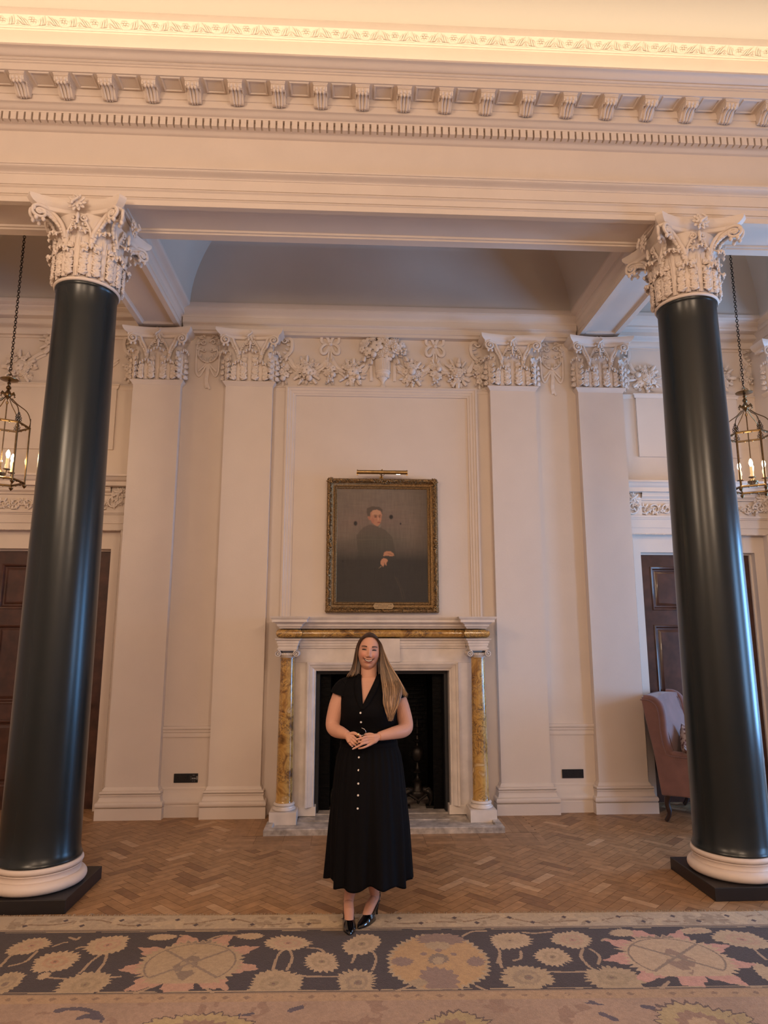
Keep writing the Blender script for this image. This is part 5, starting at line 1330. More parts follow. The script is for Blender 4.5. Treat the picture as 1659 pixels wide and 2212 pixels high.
# ================================================================== the long patterned rug
def make_rug():
    th = -.0295; ox, oy = -.05, -2.385        # far edge midpoint
    ct, st = math.cos(th), math.sin(th)
    def uv(X, Y): dx, dy = X-ox, Y-oy; return dx*ct+dy*st, -(-dx*st+dy*ct)
    U0_, U1_ = -2.35, 2.35; cu = .0058; V1 = 1.42; cv = .0062; UE = 3.1
    nu, nv = int((U1_-U0_)/cu), int(V1/cv)
    U, V = np.meshgrid(U0_+(np.arange(nu)+.5)*cu, (np.arange(nv)+.5)*cv)
    def nz(scale, seed, ux=U, vx=V):
        r = np.random.RandomState(seed); g = r.rand(256, 512); fx = (ux+10)*scale; fy = (vx+2)*scale; ix = fx.astype(int) % 510; iy = fy.astype(int) % 254; tx = fx-np.floor(fx); ty = fy-np.floor(fy)
        return (g[iy, ix]*(1-tx)+g[iy, ix+1]*tx)*(1-ty)+(g[iy+1, ix]*(1-tx)+g[iy+1, ix+1]*tx)*ty
    c = lambda *v: np.array(hx(v))
    GUARD, NAVY, GOLD, TAN, PNK, GREY, MAUVE, FIELD, OLIVE = c(180,158,130), c(70,58,55), c(174,148,114), c(184,156,122), c(184,142,116), c(136,116,96), c(142,116,100), c(163,134,110), c(152,130,98)
    C = np.zeros(U.shape+(3,)); C[:] = FIELD
    jag = (nz(28, 1)-.5)*.014
    VB0, VB1 = .225, .945
    C[V < .225+jag*.2] = GUARD
    C[(V > .205) & (V < .218)] = c(120,96,80); C[(V > VB0) & (V < VB1)] = NAVY
    C[(V > VB1) & (V < VB1+.085)] = c(172,140,106); C[(V > VB1) & (V < VB1+.008)] = c(150,124,96)
    def paint(mask, col): C[mask] = col
    # far guard: small dark lozenges and a pale wandering vine
    vine = np.abs(V-(.115+.035*np.sin(U*7.5)+.02*np.sin(U*15+1))) < .008; paint(vine & (V < .2) & (nz(30, 4) > .3), c(140,114,88))
    paint((nz(14, 61) > .60) & (nz(40, 62) > .45) & (V > .03) & (V < .195), c(160,138,112)); paint((nz(17, 63) > .70) & (V > .02) & (V < .2), c(192,168,136))
    for k in range(-9, 10):
        for du, dv in ((.0, .05), (.13, .125)):
            uu = k*.345+du+.05; m = (np.abs(U-uu)/.018+np.abs(V-dv-.02)/.022) < 1; paint(m, c(80,64,62))
    for k in range(-30, 31):
        m = (np.abs(U-k*.105)/.020+np.abs(V-.99)/.018) < 1; paint(m & (nz(40, 5) > .4), c(140,112,88))
    def blob(u, v, ru, rv, col, teeth=18, amp=.10, ph=0, inner=None, mask=True, wob=1):
        du, dv = (U-u)/ru, (V-v)/rv; r = np.hypot(du, dv); a = np.arctan2(dv, du)
        saw = np.abs(((a*teeth/(2*PI)+ph) % 1)-.5)*2
        sd_ = int(abs(u*100))+3; edge = 1-amp*saw+(nz(24, sd_)-.5)*.22*wob+(nz(8, sd_+1)-.5)*.34*wob+.06*np.cos(a*2+sd_)*wob
        m = (r < edge) & (V > VB0+.006) & (V < VB1-.006) if mask else (r < edge)
        paint(m, col)
        for (k, cc) in inner or ():
            paint(m & (r < k*(edge+.02*np.sin(a*teeth*.6))), cc)
        return m
    def line(pts, col, w_=.008):
        pts = [Vector((p[0], p[1], 0)) for p in pts]; pts = spline(pts, 8)
        for i in range(len(pts)-1):
            a, b_ = pts[i], pts[i+1]; dx, dy = b_.x-a.x, b_.y-a.y; L2 = dx*dx+dy*dy+1e-9
            t = np.clip(((U-a.x)*dx+(V-a.y)*dy)/L2, 0, 1); m = (np.hypot(U-a.x-t*dx, V-a.y-t*dy) < w_*(.8+.5*nz(25, 9))) & (V > VB0) & (V < VB1); paint(m, col)
    # positions traced on the floor plane: px -> rug coordinates
    def px(x, y):
        yaw, pi_ = .04867, .17906
        fw = Vector((math.sin(yaw)*math.cos(pi_), math.cos(yaw)*math.cos(pi_), math.sin(pi_))); r_ = Vector((math.cos(yaw), -math.sin(yaw), 0)); up = r_.cross(fw)
        d = fw+r_*(x-829.5)/1455.08-up*(y-1106)/1455.08; k = -1.752/d.z; return uv(-.3231+d.x*k, -7.0495+d.y*k)
    def pb(x, y, rx, ry, col, **kw):
        u, v = px(x, y); u1, v1 = px(x+rx, y); u2, v2 = px(x, y+ry); u3, v3 = px(x, y-ry)
        return blob(u, (v2+v3)/2, abs(u1-u), abs(v2-v3)/2, col, **kw)
    def pl(pts, col=None, w_=.008): line([px(*p) for p in pts], TAN if col is None else col, w_)
    Lc = lambda x, y: (x*.5003, 1930+y*.5); Rc = lambda x, y: (830+x*.5, 1930+y*.5)
    # stems
    for q in (((0, 318), (60, 262), (150, 240)), ((40, 315), (110, 295), (160, 250)), ((170, 360), (330, 372), (520, 360)), ((345, 345), (400, 290), (460, 250)), ((395, 365), (450, 300), (462, 262)), ((330, 240), (350, 232), (380, 232)), ((480, 448), (560, 440), (680, 395)), ((860, 385), (940, 440), (1060, 435)), ((900, 200), (960, 182), (1040, 182)), ((780, 182), (820, 188), (840, 205)), ((1180, 330), (1200, 270), (1230, 235)), ((1240, 330), (1262, 280), (1250, 240)), ((1260, 356), (1400, 360), (1540, 356)), ((1330, 235), (1380, 240), (1400, 255)), ((1610, 330), (1625, 280), (1600, 240)), ((1520, 300), (1535, 260), (1530, 240)), ((230, 230), (270, 215), (290, 212)), ((300, 190), (330, 200), (345, 190))):
        pl([Lc(*p) for p in q], c(168,140,110))
    for q in (((490, 300), (500, 260), (485, 225)), ((510, 320), (500, 290), (500, 260)), ((560, 290), (590, 280), (590, 250)), ((860, 240), (850, 270), (880, 310), (910, 330)), ((890, 240), (930, 270), (925, 305)), ((640, 335), (800, 340), (900, 335)), ((400, 400), (470, 425), (600, 425), (800, 430)), ((1100, 400), (1180, 418), (1230, 380)), ((1430, 350), (1520, 390), (1650, 410)), ((1590, 230), (1620, 260), (1650, 285)), ((10, 440), (60, 420), (110, 400)), ((340, 185), (380, 165), (440, 162)), ((600, 168), (650, 172), (720, 165)), ((940, 205), (960, 195), (985, 205))):
        pl([Rc(*p) for p in q], c(168,140,110))
    # flowers
    fl = [(Lc, 135, 228, 92, 40, TAN, PNK), (Lc, 235, 298, 105, 48, TAN, c(180,134,104)), (Lc, 365, 398, 118, 56, GOLD, OLIVE), (Lc, 465, 225, 92, 42, TAN, PNK), (Lc, 20, 395, 72, 58, GOLD, GREY), (Lc, 1245, 216, 108, 40, TAN, PNK), (Lc, 1390, 296, 92, 46, TAN, OLIVE), (Lc, 1180, 393, 125, 58, GOLD, OLIVE), (Lc, 1562, 220, 86, 46, TAN, OLIVE), (Lc, 1545, 388, 108, 62, GOLD, GREY),
          (Rc, 543, 205, 98, 42, TAN, GOLD), (Rc, 815, 202, 88, 42, TAN, PNK), (Rc, 728, 276, 92, 46, TAN, OLIVE), (Rc, 625, 365, 118, 58, GOLD, GREY), (Rc, 985, 366, 124, 58, GOLD, OLIVE), (Rc, 1548, 200, 118, 44, TAN, PNK), (Rc, 1648, 345, 42, 44, TAN, PNK), (Rc, 1030, 170, 60, 18, TAN, PNK), (Rc, 1340, 162, 80, 16, TAN, PNK), (Rc, 850, 420, 42, 14, TAN, TAN), (Lc, 130, 445, 42, 14, TAN, PNK), (Lc, 1350, 440, 40, 14, PNK, PNK), (Lc, 190, 358, 28, 16, TAN, TAN), (Lc, 545, 445, 26, 12, TAN, TAN), (Rc, 120, 425, 34, 14, TAN, GOLD), (Lc, 700, 190, 60, 16, TAN, TAN), (Lc, 1080, 185, 60, 16, TAN, TAN)]
    for f, x, y, rx, ry, c1, c2 in fl:
        X_, Y_ = f(x, y); ty = 15+int(rx/12)
        pb(X_, Y_, rx*.5, ry*.5, c1, teeth=ty, amp=.16, inner=[(.60, c1*.5+c2*.5), (.40, c1*.96), (.20, c2*.95), (.08, c(128,102,86))] if rx > 60 else None)
    def star(x, y, rx, ry, col, pts, rot, f, col2, core):
        X_, Y_ = f(x, y); u, v = px(X_, Y_); u1, _ = px(X_+rx*.5, Y_); _, v2 = px(X_, Y_+ry*.5); _, v3 = px(X_, Y_-ry*.5); ru, rv = abs(u1-u), abs(v2-v3)/2; v = (v2+v3)/2
        du, dv = (U-u)/ru, (V-v)/rv; r = np.hypot(du, dv); a = np.arctan2(dv, du)
        big = np.abs(((a*pts/(2*PI)+rot) % 1)-.5)*2; sm = np.abs(((a*42/(2*PI)) % 1)-.5)*2
        e = 1-.38*big-.07*sm+(nz(20, 77)-.5)*.12; ok = (V > VB0+.006) & (V < VB1-.006)
        paint((r < e) & ok, col); e2 = .74-.10*sm+(nz(16, 78)-.5)*.12; paint((r < e2) & (dv < .55) & ok, col2)
        paint((r < e2-.03) & (dv < -.62) & ok, GREY*1.05); m = (np.abs(du)/.22+np.abs(dv-.1)/.42 < 1) & ok; paint(m & (nz(26, 6) > .35), core)
        paint((np.abs(r-.60) < .012) & (dv < .4) & ok, GREY); paint((np.hypot(du+.04, dv-.02) < .10) & ok, col2*.9)
        for q in (-.42, .42): paint((np.abs(r-np.abs(du)*1.35) < .02) & (du*q > 0) & (r < .6) & ok, GREY*1.1)
    star(815, 318, 320, 150, PNK, 9, .25, Lc, GOLD, GREY)
    star(1275, 290, 330, 145, c(196,146,126), 9, .10, Rc, c(190,160,126), c(150,122,100))
    X_, Y_ = Rc(235, 302); pb(X_, Y_, 114, 66, GOLD, teeth=44, amp=.08, wob=.25, inner=[(.93, c(184,146,100))])
    for x, y, rx, ry, col in ((235, 198, 120, 26, MAUVE), (235, 226, 70, 20, GOLD), (75, 295, 52, 24, MAUVE), (395, 295, 50, 24, MAUVE), (235, 372, 90, 60, MAUVE), (235, 400, 60, 40, MAUVE), (150, 385, 40, 18, GOLD*.9), (235, 285, 50, 24, GREY), (235, 288, 30, 14, GOLD), (170, 262, 16, 8, MAUVE), (300, 262, 16, 8, MAUVE), (235, 246, 18, 8, MAUVE), (235, 425, 30, 12, GOLD), (235, 300, 20, 8, GOLD)):
        a_, b_ = Rc(x, y); pb(a_, b_, rx*.5, ry*.5, col, teeth=14, amp=.22)
    # thin pale lines bounding the dark band
    for vv in (VB0+.012, VB1-.016): m = np.abs(V-vv-(nz(6, 31)-.5)*.008) < .0045; paint(m & (nz(12, 32) > .25), c(170,144,112))
    # near field: large half medallions and scattered sprigs
    for f, x, y, rx, ry in ((Lc, 845, 590, 230, 90), (Rc, 1400, 580, 250, 120), (Rc, 300, 600, 190, 90)):
        a_, b_ = f(x, y); q = px(a_, b_); u1, _ = px(a_+rx*.5, b_); _, v3 = px(a_, b_-ry*.5); ru, rv = abs(u1-q[0]), abs(v3-q[1])
        blob(q[0], q[1], ru*1.0, rv*1.0, c(104,84,74), teeth=30, amp=.12, mask=False); blob(q[0], q[1], ru*.95, rv*.92, c(170,146,104), teeth=30, amp=.12, mask=False); blob(q[0], q[1], ru*.6, rv*.62, c(146,116,94), teeth=16, amp=.2, mask=False); blob(q[0], q[1], ru*.35, rv*.35, c(176,146,112), teeth=12, amp=.2, mask=False)
    for f, pts in ((Lc, ((250, 508), (320, 498), (400, 510), (440, 545))), (Lc, ((345, 540), (380, 530), (430, 556))), (Lc, ((1040, 525), (1085, 520))), (Lc, ((1255, 505), (1310, 490))), (Rc, ((880, 470), (940, 475))), (Rc, ((1120, 488), (1160, 494))), (Rc, ((940, 520), (1000, 545)))):
        P_ = [px(*f(*p)) for p in pts]; pts_ = spline([Vector((p[0], p[1], 0)) for p in P_], 6)
        for i in range(len(pts_)): m = (np.hypot(U-pts_[i].x, V-pts_[i].y) < .012+.008*nz(30, 3)) & (nz(34, 8) > .35); paint(m, c(92,80,84))
    fm = (V > VB1+.085); C[fm] *= (.90+.22*nz(5, 41))[fm][:, None]; m = fm & (nz(9, 42) > .72) & (nz(30, 43) > .4); C[m] = c(150,120,98)
    # abrash and pile variation in the weaving direction
    C *= (.84+.20*nz(70, 51)+.14*np.random.RandomState(5).rand(*U.shape))[..., None]; C *= (.94+.12*nz(1.4, 52))[..., None]
    b = MB(); zt = .0085
    def W_(u, v): v = -v; return (ox+u*ct-v*st, oy+u*st+v*ct)
    vs = []
    for j in range(nv+1):
        for i in range(nu+1):
            x, y = W_(U0_+i*cu, j*cv); vs.append((x, y, zt if j else zt-.002))
    fs = []; cs = []
    for j in range(nv):
        o = j*(nu+1)
        for i in range(nu):
            a = o+i; fs.append((a, a+nu+1, a+nu+2, a+1)); cs.append(tuple(C[j, i]))
    b.v = vs; b.f = fs; b.c = cs
    for ua, ub_, va, vb, cc in ((-UE, UE, V1, 3.3, FIELD*.97), (-UE, U0_, 0, VB0, GUARD), (-UE, U0_, VB0, VB1, NAVY), (-UE, U0_, VB1, V1, FIELD), (U1_, UE, 0, VB0, GUARD), (U1_, UE, VB0, VB1, NAVY), (U1_, UE, VB1, V1, FIELD)):
        q = [W_(ua, va), W_(ub_, va), W_(ub_, vb), W_(ua, vb)]; b.add([(x, y, zt) for x, y in q], [(0, 3, 2, 1)], col=tuple(cc))
    ring = [W_(-UE, 0), W_(UE, 0), W_(UE, 3.3), W_(-UE, 3.3)]
    for i in range(4):
        p0, p1 = ring[i], ring[(i+1) % 4]; b.add([(*p0, 0.0005), (*p1, 0.0005), (*p1, zt), (*p0, zt)], [(0, 1, 2, 3)], col=tuple(GUARD*.9))
    m = mat('wool_pile', (.3, .2, .15), .95, vcol=True, bump=.5, bscale=190, sheen=.15, spec=.1)
    rug = b.build('patterned_rug', m, smooth=0, fixn=False)
    tag(rug, 'long worn floral rug with a dark navy border along the bottom of the picture', 'rug')
    fr = MB(); rnd = random.Random(6); k = -UE+.02
    while k < UE-.02:
        dens = .35 if (abs(k+.2) < 1.0 and rnd.random() < .7) else 1
        L_ = rnd.uniform(.010, .034)*(1 if rnd.random() < .9 else 1.6); a = rnd.uniform(-.6, .6)
        if rnd.random() < dens:
            x0, y0 = W_(k, .002); x1, y1 = W_(k+L_*math.sin(a), -L_*math.cos(a))
            fr.tube([(x0, y0, .006), ((x0+x1)/2, (y0+y1)/2, .008+rnd.uniform(0, .006)), (x1, y1, .003)], [.0020, .0016, .0008], 4, cap=False)
        k += rnd.uniform(.004, .008)
    x0 = W_(-2.0, 0)
    fo = fr.build('fringe', mat('fringe_wool', (.42, .32, .22), .95), rug, smooth=40); fo['kind'] = 'stuff'; fo['label'] = 'frayed cream edge fringe'
make_rug()
# ================================================================== the standing person
def skin_color(): pass
HC = Vector((-.2005, -2.455, 1.645))                 # head centre
def sm(a, b_, x): t = min(1, max(0, (x-a)/(b_-a))); return t*t*(3-2*t)
def head_point(th, ph):
    """th: longitude (-pi/2 = front), ph: latitude"""
    dx, dy, dz = math.cos(ph)*math.cos(th), math.cos(ph)*math.sin(th), math.sin(ph)
    x, y, z = dx*.0725, dy*.094, dz*(.118 if dz > 0 else .127)
    if z < 0:
        t = sm(0, -.118, z) if False else min(1, -z/.118); x *= 1-.10*t**1.8; 
        if y > 0: y *= 1-.45*t
        else: y *= 1-.06*t
    if z > .03: x *= 1+.04*sm(.03, .09, z)
    if y < 0 and -.09 < z < .05: x *= 1+.035*math.exp(-((z+.025)/.03)**2)
    # flatten the front of the face
    if y < 0: y = -min(-y, .094*(1-.25*abs(x/.0725)**3.5)) if abs(x) > .03 else y
    z0 = z; f = 0
    if y < 0:
        G = lambda cx, cz, sx, sz, a: a*math.exp(-((x-cx)/sx)**2-((z0-cz)/sz)**2)
        k = sm(0, .04, -y)
        f += G(0, .008, .009, .020, .011)+G(0, -.012, .0100, .016, .012)+G(0, -.0235, .0105, .0085, .018)-G(0, -.0375, .016, .005, .004)
        for s in (-1, 1):
            f += G(s*.0135, -.0285, .0060, .0065, .0095)+G(s*.033, .016, .016, .009, -.0095)+G(s*.030, .033, .020, .007, .0035)+G(s*.042, -.022, .020, .020, .009)+G(s*.034, -.004, .016, .006, -.002)
            f += G(s*.039, -.050, .007, .012, -.004)+G(s*.033, .0165, .011, .0045, .006)+G(s*.0225, -.035, .006, .012, -.0035)
        cz = -.0570+.0115*(x/.032)**2; w_ = math.exp(-(x/.034)**6)
        f += .0050*math.exp(-((z0-cz-.0085)/.0040)**2)*w_-.0120*math.exp(-((z0-cz)/.0060)**2)*w_+.0065*math.exp(-((z0-cz+.0095)/.0045)**2)*math.exp(-(x/.024)**4)
        f += G(0, -.094, .020, .016, .010)+G(0, -.078, .022, .007, -.003)
        y -= f*k
    return Vector((x, y, z0))
RHEAD = Matrix.Rotation(.075, 4, 'Y') @ Matrix.Rotation(.03, 4, 'X')
def H(v): return HC+(RHEAD @ Vector(v))
def loft(b, rings, n=40, cap=True):
    P = [[(cx+rx*math.cos(2*PI*k/n), cy+ry*math.sin(2*PI*k/n), z) for k in range(n)] for z, cx, cy, rx, ry in rings]
    b.grid(P, cv=True)
    if cap: m = len(b.v); L_ = len(P)*n; b.f.append(tuple(range(m-n, m))); b.f.append(tuple(range(m-L_, m-L_+n))[::-1])
def interp_rings(rs, n):
    out = []; zs = [r[0] for r in rs]
    for i in range(n+1):
        z = lerp(zs[0], zs[-1], i/n)
        for j in range(len(rs)-1):
            a, c = rs[j], rs[j+1]
            if min(a[0], c[0])-1e-9 <= z <= max(a[0], c[0])+1e-9:
                t = (z-a[0])/(c[0]-a[0]); t = t*t*(3-2*t)*.5+t*.5; out.append((z,)+tuple(lerp(a[q], c[q], t) for q in range(1, 5))); break
    return out
BOD = [(1.045, -.198, -2.44, .182, .122), (1.09, -.198, -2.44, .178, .116), (1.16, -.198, -2.442, .180, .126), (1.24, -.198, -2.446, .186, .150), (1.30, -.197, -2.446, .191, .150), (1.36, -.197, -2.442, .196, .128), (1.405, -.197, -2.44, .196, .108), (1.438, -.198, -2.438, .182, .094), (1.460, -.199, -2.438, .138, .082), (1.478, -.200, -2.440, .080, .070)]
def make_person():
    root = thing('person', 'smiling person with long fair hair in a black button-front dress, hands clasped', 'person', (0, 0, 0))
    b = MB()
    # head
    nt_, npz = 120, 96
    P = [[H(head_point(2*PI*j/nt_, -PI/2+.02+(PI-.04)*i/npz)) for j in range(nt_)] for i in range(npz+1)]
    b.grid(P, cv=True); m = len(b.v); b.f.append(tuple(range(m-nt_, m))); b.f.append(tuple(range(m-nt_*(npz+1), m-nt_*npz))[::-1])
    for s in (-1, 1): b.ball(tuple(H((s*.073, .012, -.012))), (.010, .018, .030), 14)
    # neck, torso
    b.tube([(-.200, -2.425, 1.60), (-.200, -2.432, 1.55), (-.201, -2.44, 1.49), (-.201, -2.44, 1.44), (-.2, -2.44, 1.38)], [.054, .053, .054, .060, .07], 28)
    loft(b, [(z, cx, cy, rx-.010, ry-.010) for z, cx, cy, rx, ry in interp_rings(BOD, 40)], 48)
    for s in (-1, 1):     # bust and collar bones
        b.ball((-.198+s*.075, -2.525, 1.285), (.070, .050, .070), 20)
        b.tube([(-.2+s*.02, -2.500, 1.446), (-.2+s*.07, -2.505, 1.452), (-.2+s*.14, -2.47, 1.458)], [.007, .007, .006], 8)
    loft(b, [(.55, -.198, -2.44, .10, .09), (.9, -.198, -2.44, .165, .125), (1.06, -.198, -2.44, .168, .11)], 32)
    # arms
    b.tube(spline([(-.340, -2.44, 1.405), (-.376, -2.44, 1.378), (-.411, -2.45, 1.29), (-.4345, -2.465, 1.185), (-.418, -2.505, 1.150), (-.378, -2.565, 1.141), (-.337, -2.62, 1.133)], 6),
           [lerp(.048, .053, i/6) for i in range(6)]+[lerp(.053, .052, i/6) for i in range(6)]+[lerp(.052, .046, i/6) for i in range(6)]+[lerp(.046, .044, i/6) for i in range(6)]+[lerp(.044, .038, i/6) for i in range(6)]+[lerp(.038, .025, i/6) for i in range(7)], 24)
    b.tube(spline([(-.055, -2.44, 1.40), (-.018, -2.44, 1.368), (.017, -2.45, 1.28), (.044, -2.465, 1.175), (.022, -2.505, 1.145), (-.045, -2.565, 1.136), (-.140, -2.622, 1.124)], 6),
           [lerp(.048, .053, i/6) for i in range(6)]+[lerp(.053, .053, i/6) for i in range(6)]+[lerp(.053, .048, i/6) for i in range(6)]+[lerp(.048, .046, i/6) for i in range(6)]+[lerp(.046, .039, i/6) for i in range(6)]+[lerp(.039, .026, i/6) for i in range(7)], 24)
    def fing(pts, r0=.0086, r1=.0062):
        pts = spline(pts, 5); n = len(pts); b.tube(pts, [lerp(r0, r1, i/(n-1)) for i in range(n)], 12); b.ball(pts[-1], r1, 8)
    # her left hand (right in the picture), palm over the other hand
    wr = (-.140, -2.622, 1.124)
    for kx, kz, r in ((-.214, 1.128, .0125), (-.214, 1.111, .0135), (-.211, 1.094, .013), (-.201, 1.079, .0115)):
        b.tube([wr, ((wr[0]+kx)/2, -2.644, (wr[2]+kz)/2), (kx, -2.657, kz)], [.021, .017, r*.86], 12)
    b.ball((-.178, -2.643, 1.108), (.036, .014, .026), 14)
    fing([(-.212, -2.657, 1.128), (-.232, -2.669, 1.127), (-.250, -2.674, 1.121), (-.274, -2.672, 1.116)])
    fing([(-.212, -2.660, 1.111), (-.236, -2.675, 1.108), (-.252, -2.678, 1.102), (-.268, -2.674, 1.098)])
    fing([(-.209, -2.660, 1.094), (-.240, -2.680, 1.090), (-.268, -2.684, 1.077), (-.297, -2.680, 1.062)])
    fing([(-.199, -2.657, 1.079), (-.226, -2.674, 1.070), (-.248, -2.678, 1.064), (-.266, -2.674, 1.061)], .0076, .0055)
    fing([(-.165, -2.640, 1.132), (-.196, -2.636, 1.141), (-.226, -2.640, 1.138)], .0105, .0078)
    # her right hand
    wr = (-.337, -2.622, 1.133)
    for kx, kz, r in ((-.297, 1.127, .0115), (-.307, 1.113, .0125), (-.317, 1.101, .012), (-.327, 1.092, .011)):
        b.tube([wr, ((wr[0]+kx)/2, -2.640, (wr[2]+kz)/2), (kx, -2.650, kz)], [.021, .016, r*.86], 12)
    b.ball((-.318, -2.636, 1.115), (.026, .014, .024), 14)
    fing([(-.326, -2.636, 1.140), (-.300, -2.650, 1.149), (-.280, -2.661, 1.144), (-.256, -2.662, 1.132)], .0115, .0082)
    fing([(-.297, -2.650, 1.127), (-.281, -2.662, 1.114), (-.262, -2.664, 1.104)])
    fing([(-.307, -2.650, 1.113), (-.290, -2.662, 1.099), (-.272, -2.660, 1.087)])
    fing([(-.317, -2.648, 1.101), (-.303, -2.658, 1.088), (-.286, -2.654, 1.077)])
    fing([(-.327, -2.642, 1.092), (-.317, -2.650, 1.080), (-.303, -2.646, 1.071)], .0074, .0054)
    # legs and feet
    b.tube(spline([(-.275, -2.43, .75), (-.285, -2.425, .50), (-.296, -2.425, .34), (-.304, -2.44, .21), (-.318, -2.458, .135), (-.322, -2.462, .10)], 5), [.075]*5+[.060]*5+[.054, .052, .050, .047, .044]+[.042, .040, .037, .035, .033]+[.031]*5+[.031], 24)
    b.tube(spline([(-.125, -2.43, .75), (-.135, -2.415, .50), (-.150, -2.405, .34), (-.160, -2.405, .21), (-.156, -2.405, .135), (-.152, -2.402, .10)], 5), [.075]*5+[.060]*5+[.053, .051, .049, .046, .043]+[.041, .039, .036, .034, .032]+[.030]*5+[.030], 24)
    for (hx_, hy, tx, ty) in ((-.324, -2.432, -.311, -2.672), (-.136, -2.378, -.245, -2.572)):
        d = Vector((tx-hx_, ty-hy, 0)).normalized()
        p = lambda t, z: (hx_+d.x*t, hy+d.y*t, z+.009)
        b.ball(p(.012, .098), (.024, .026, .026), 14)
        b.tube([p(.02, .105), p(.06, .098), p(.105, .076), p(.145, .044), p(.175, .026), p(.200, .018)], [.027, .031, .032, .028, .021, .012], 18, flat=.86)
    o = b.build('body_raw', ORNAMENT, smooth=0, fixn=False)
    rm = o.modifiers.new('r', 'REMESH'); rm.mode = 'VOXEL'; rm.voxel_size = .0024; rm.use_smooth_shade = True
    s_ = o.modifiers.new('s', 'SMOOTH'); s_.factor = .5; s_.iterations = 1
    bpy.context.view_layer.update(); dg = bpy.context.evaluated_depsgraph_get(); me = bpy.data.meshes.new_from_object(o.evaluated_get(dg)); bpy.data.objects.remove(o)
    n = len(me.vertices); co = np.empty(n*3, dtype=np.float32); me.vertices.foreach_get('co', co); co = co.reshape(-1, 3)
    Ri = np.array((RHEAD.inverted()).to_3x3()); L_ = (co-np.array(HC)) @ Ri.T; x, y, z = L_[:, 0], L_[:, 1], L_[:, 2]
    base = np.array((.60, .32, .225)); C = np.tile(base, (n, 1)); hd = co[:, 2] > 1.50
    def tint(w, col): C[:] = C*(1-w[:, None])+np.array(col)*w[:, None]
    fr = (hd & (y < -.04)).astype(float)
    for s in (-1, 1):
        tint(fr*.45*np.exp(-((x-s*.042)/.018)**2-((z+.020)/.018)**2), (.62, .20, .15))
        bz = .0335+.0030*np.cos((x-s*.034)/.016*1.4)
        tint(fr*.97*np.exp(-((x-s*.034)/.0185)**8)*np.exp(-((z-bz)/.0042)**2), (.060, .028, .020))
        tint(fr*.98*np.exp(-((x-s*.033)/.0145)**4-((z-.0145+12*(x-s*.033)**2)/.0038)**2), (.022, .012, .010)); tint(fr*.5*np.exp(-((x-s*.033)/.017)**4-((z-.0225)/.0022)**2), (.20, .09, .07))
        tint(fr*.35*np.exp(-((x-s*.033)/.018)**2-((z-.016)/.010)**2), (.36, .16, .11))
        tint(fr*.70*np.exp(-((x-s*.0080)/.0036)**2-((z+.0335)/.0020)**2), (.16, .06, .045))
        tint(fr*.42*np.exp(-((x-s*(.036+(-.045-z)*.35))/.0035)**2-((z+.040)/.014)**2), (.30, .12, .085))
    cz = -.0570+.0115*(x/.032)**2; w_ = np.exp(-(x/.0335)**8)
    tint(fr*.60*np.exp(-((z-cz-.0072)/.0022)**2)*w_, (.38, .12, .10)); tint(fr*.85*np.exp(-((z-cz+.0105)/.0040)**2)*np.exp(-(x/.027)**6), (.46, .13, .115)); tint(fr*.98*np.exp(-((z-cz+.0008)/.0062)**6)*np.exp(-(x/.0335)**8), (.040, .010, .010))
    tint((co[:, 2] < .6)*.35, (.42, .20, .14))
    ca = me.color_attributes.new('col', 'FLOAT_COLOR', 'POINT'); arr = np.ones((n, 4), dtype=np.float32); arr[:, :3] = C; ca.data.foreach_set('color', arr.ravel())
    me.materials.clear(); SK = mat('skin', (.6, .3, .2), .5, vcol=True, sss=.03, spec=.35); me.materials.append(SK)
    body = bpy.data.objects.new('body', me); COL.objects.link(body); body.parent = root
    # teeth and eyes
    b = MB(); P = []
    for i in range(25):
        xx = -.0235+.047*i/24; c0 = -.0565+.0115*(xx/.032)**2; yy = -(.094*(1-.25*abs(xx/.0725)**3.5))-.0012+7*xx*xx; hgt = .0062*math.sqrt(max(.02, 1-(xx/.0245)**2))
        P.append([H((xx, yy+.004, c0+.0046)), H((xx, yy, c0+.0038)), H((xx, yy, c0+.0038-hgt)), H((xx, yy+.004, c0+.0030-hgt))])
    b.grid(P, cv=False); b.build('teeth', mat('teeth', (.66, .56, .49), .35), root, smooth=60)
    def face(x_, z_, out=0):
        ph = math.asin(max(-1, min(1, z_/.118))); c_ = max(-.98, min(.98, x_/(.0725*math.cos(ph)))); th = -math.acos(c_); v = head_point(th, ph); return H((v.x, v.y-out, v.z))
    for s in (-1, 1):
        b = MB(); P = []
        for i in range(13):
            u = -1+2*i/12; xx = s*.033+u*.0145; row = []
            for j in range(5):
                v_ = -1+2*j/4; row.append(face(xx, .0140-11*(xx-s*.033)**2+v_*.0030*math.sqrt(max(0, 1-u*u)), .0008+.0012*(1-v_*v_)*(1-u*u)))
            P.append(row)
        b.grid(P); b.build('eye', mat('dark_eye', (.02, .012, .01), .12) if 'dark_eye' not in bpy.data.materials else bpy.data.materials['dark_eye'], root, smooth=60)
        b = MB(); b.tube([face(s*.033+u*.0155, .0178-13*(u*.0155)**2, .0012) for u in [-1+i/5 for i in range(11)]], [.0004+.0010*math.sin(PI*(i+.5)/11) for i in range(11)], 6); b.build('eyelashes', mat('lashes', (.012, .008, .007), .6) if 'lashes' not in bpy.data.materials else bpy.data.materials['lashes'], root, smooth=60)
        b = MB(); b.tube([face(s*(.017+.034*t), .0315+.0065*math.sin(PI*(t*.62+.12))-.003*t, .0004) for t in [i/12 for i in range(13)]], [lerp(.0036, .0013, (i/12)**1.4) for i in range(13)], 8, flat=1); b.build('eyebrow', mat('brow_hair', (.05, .026, .018), .7) if 'brow_hair' not in bpy.data.materials else bpy.data.materials['brow_hair'], root, smooth=60)
    # ---------------------------------------------------------------- hair
    rnd = random.Random(12)
    hair = MB()
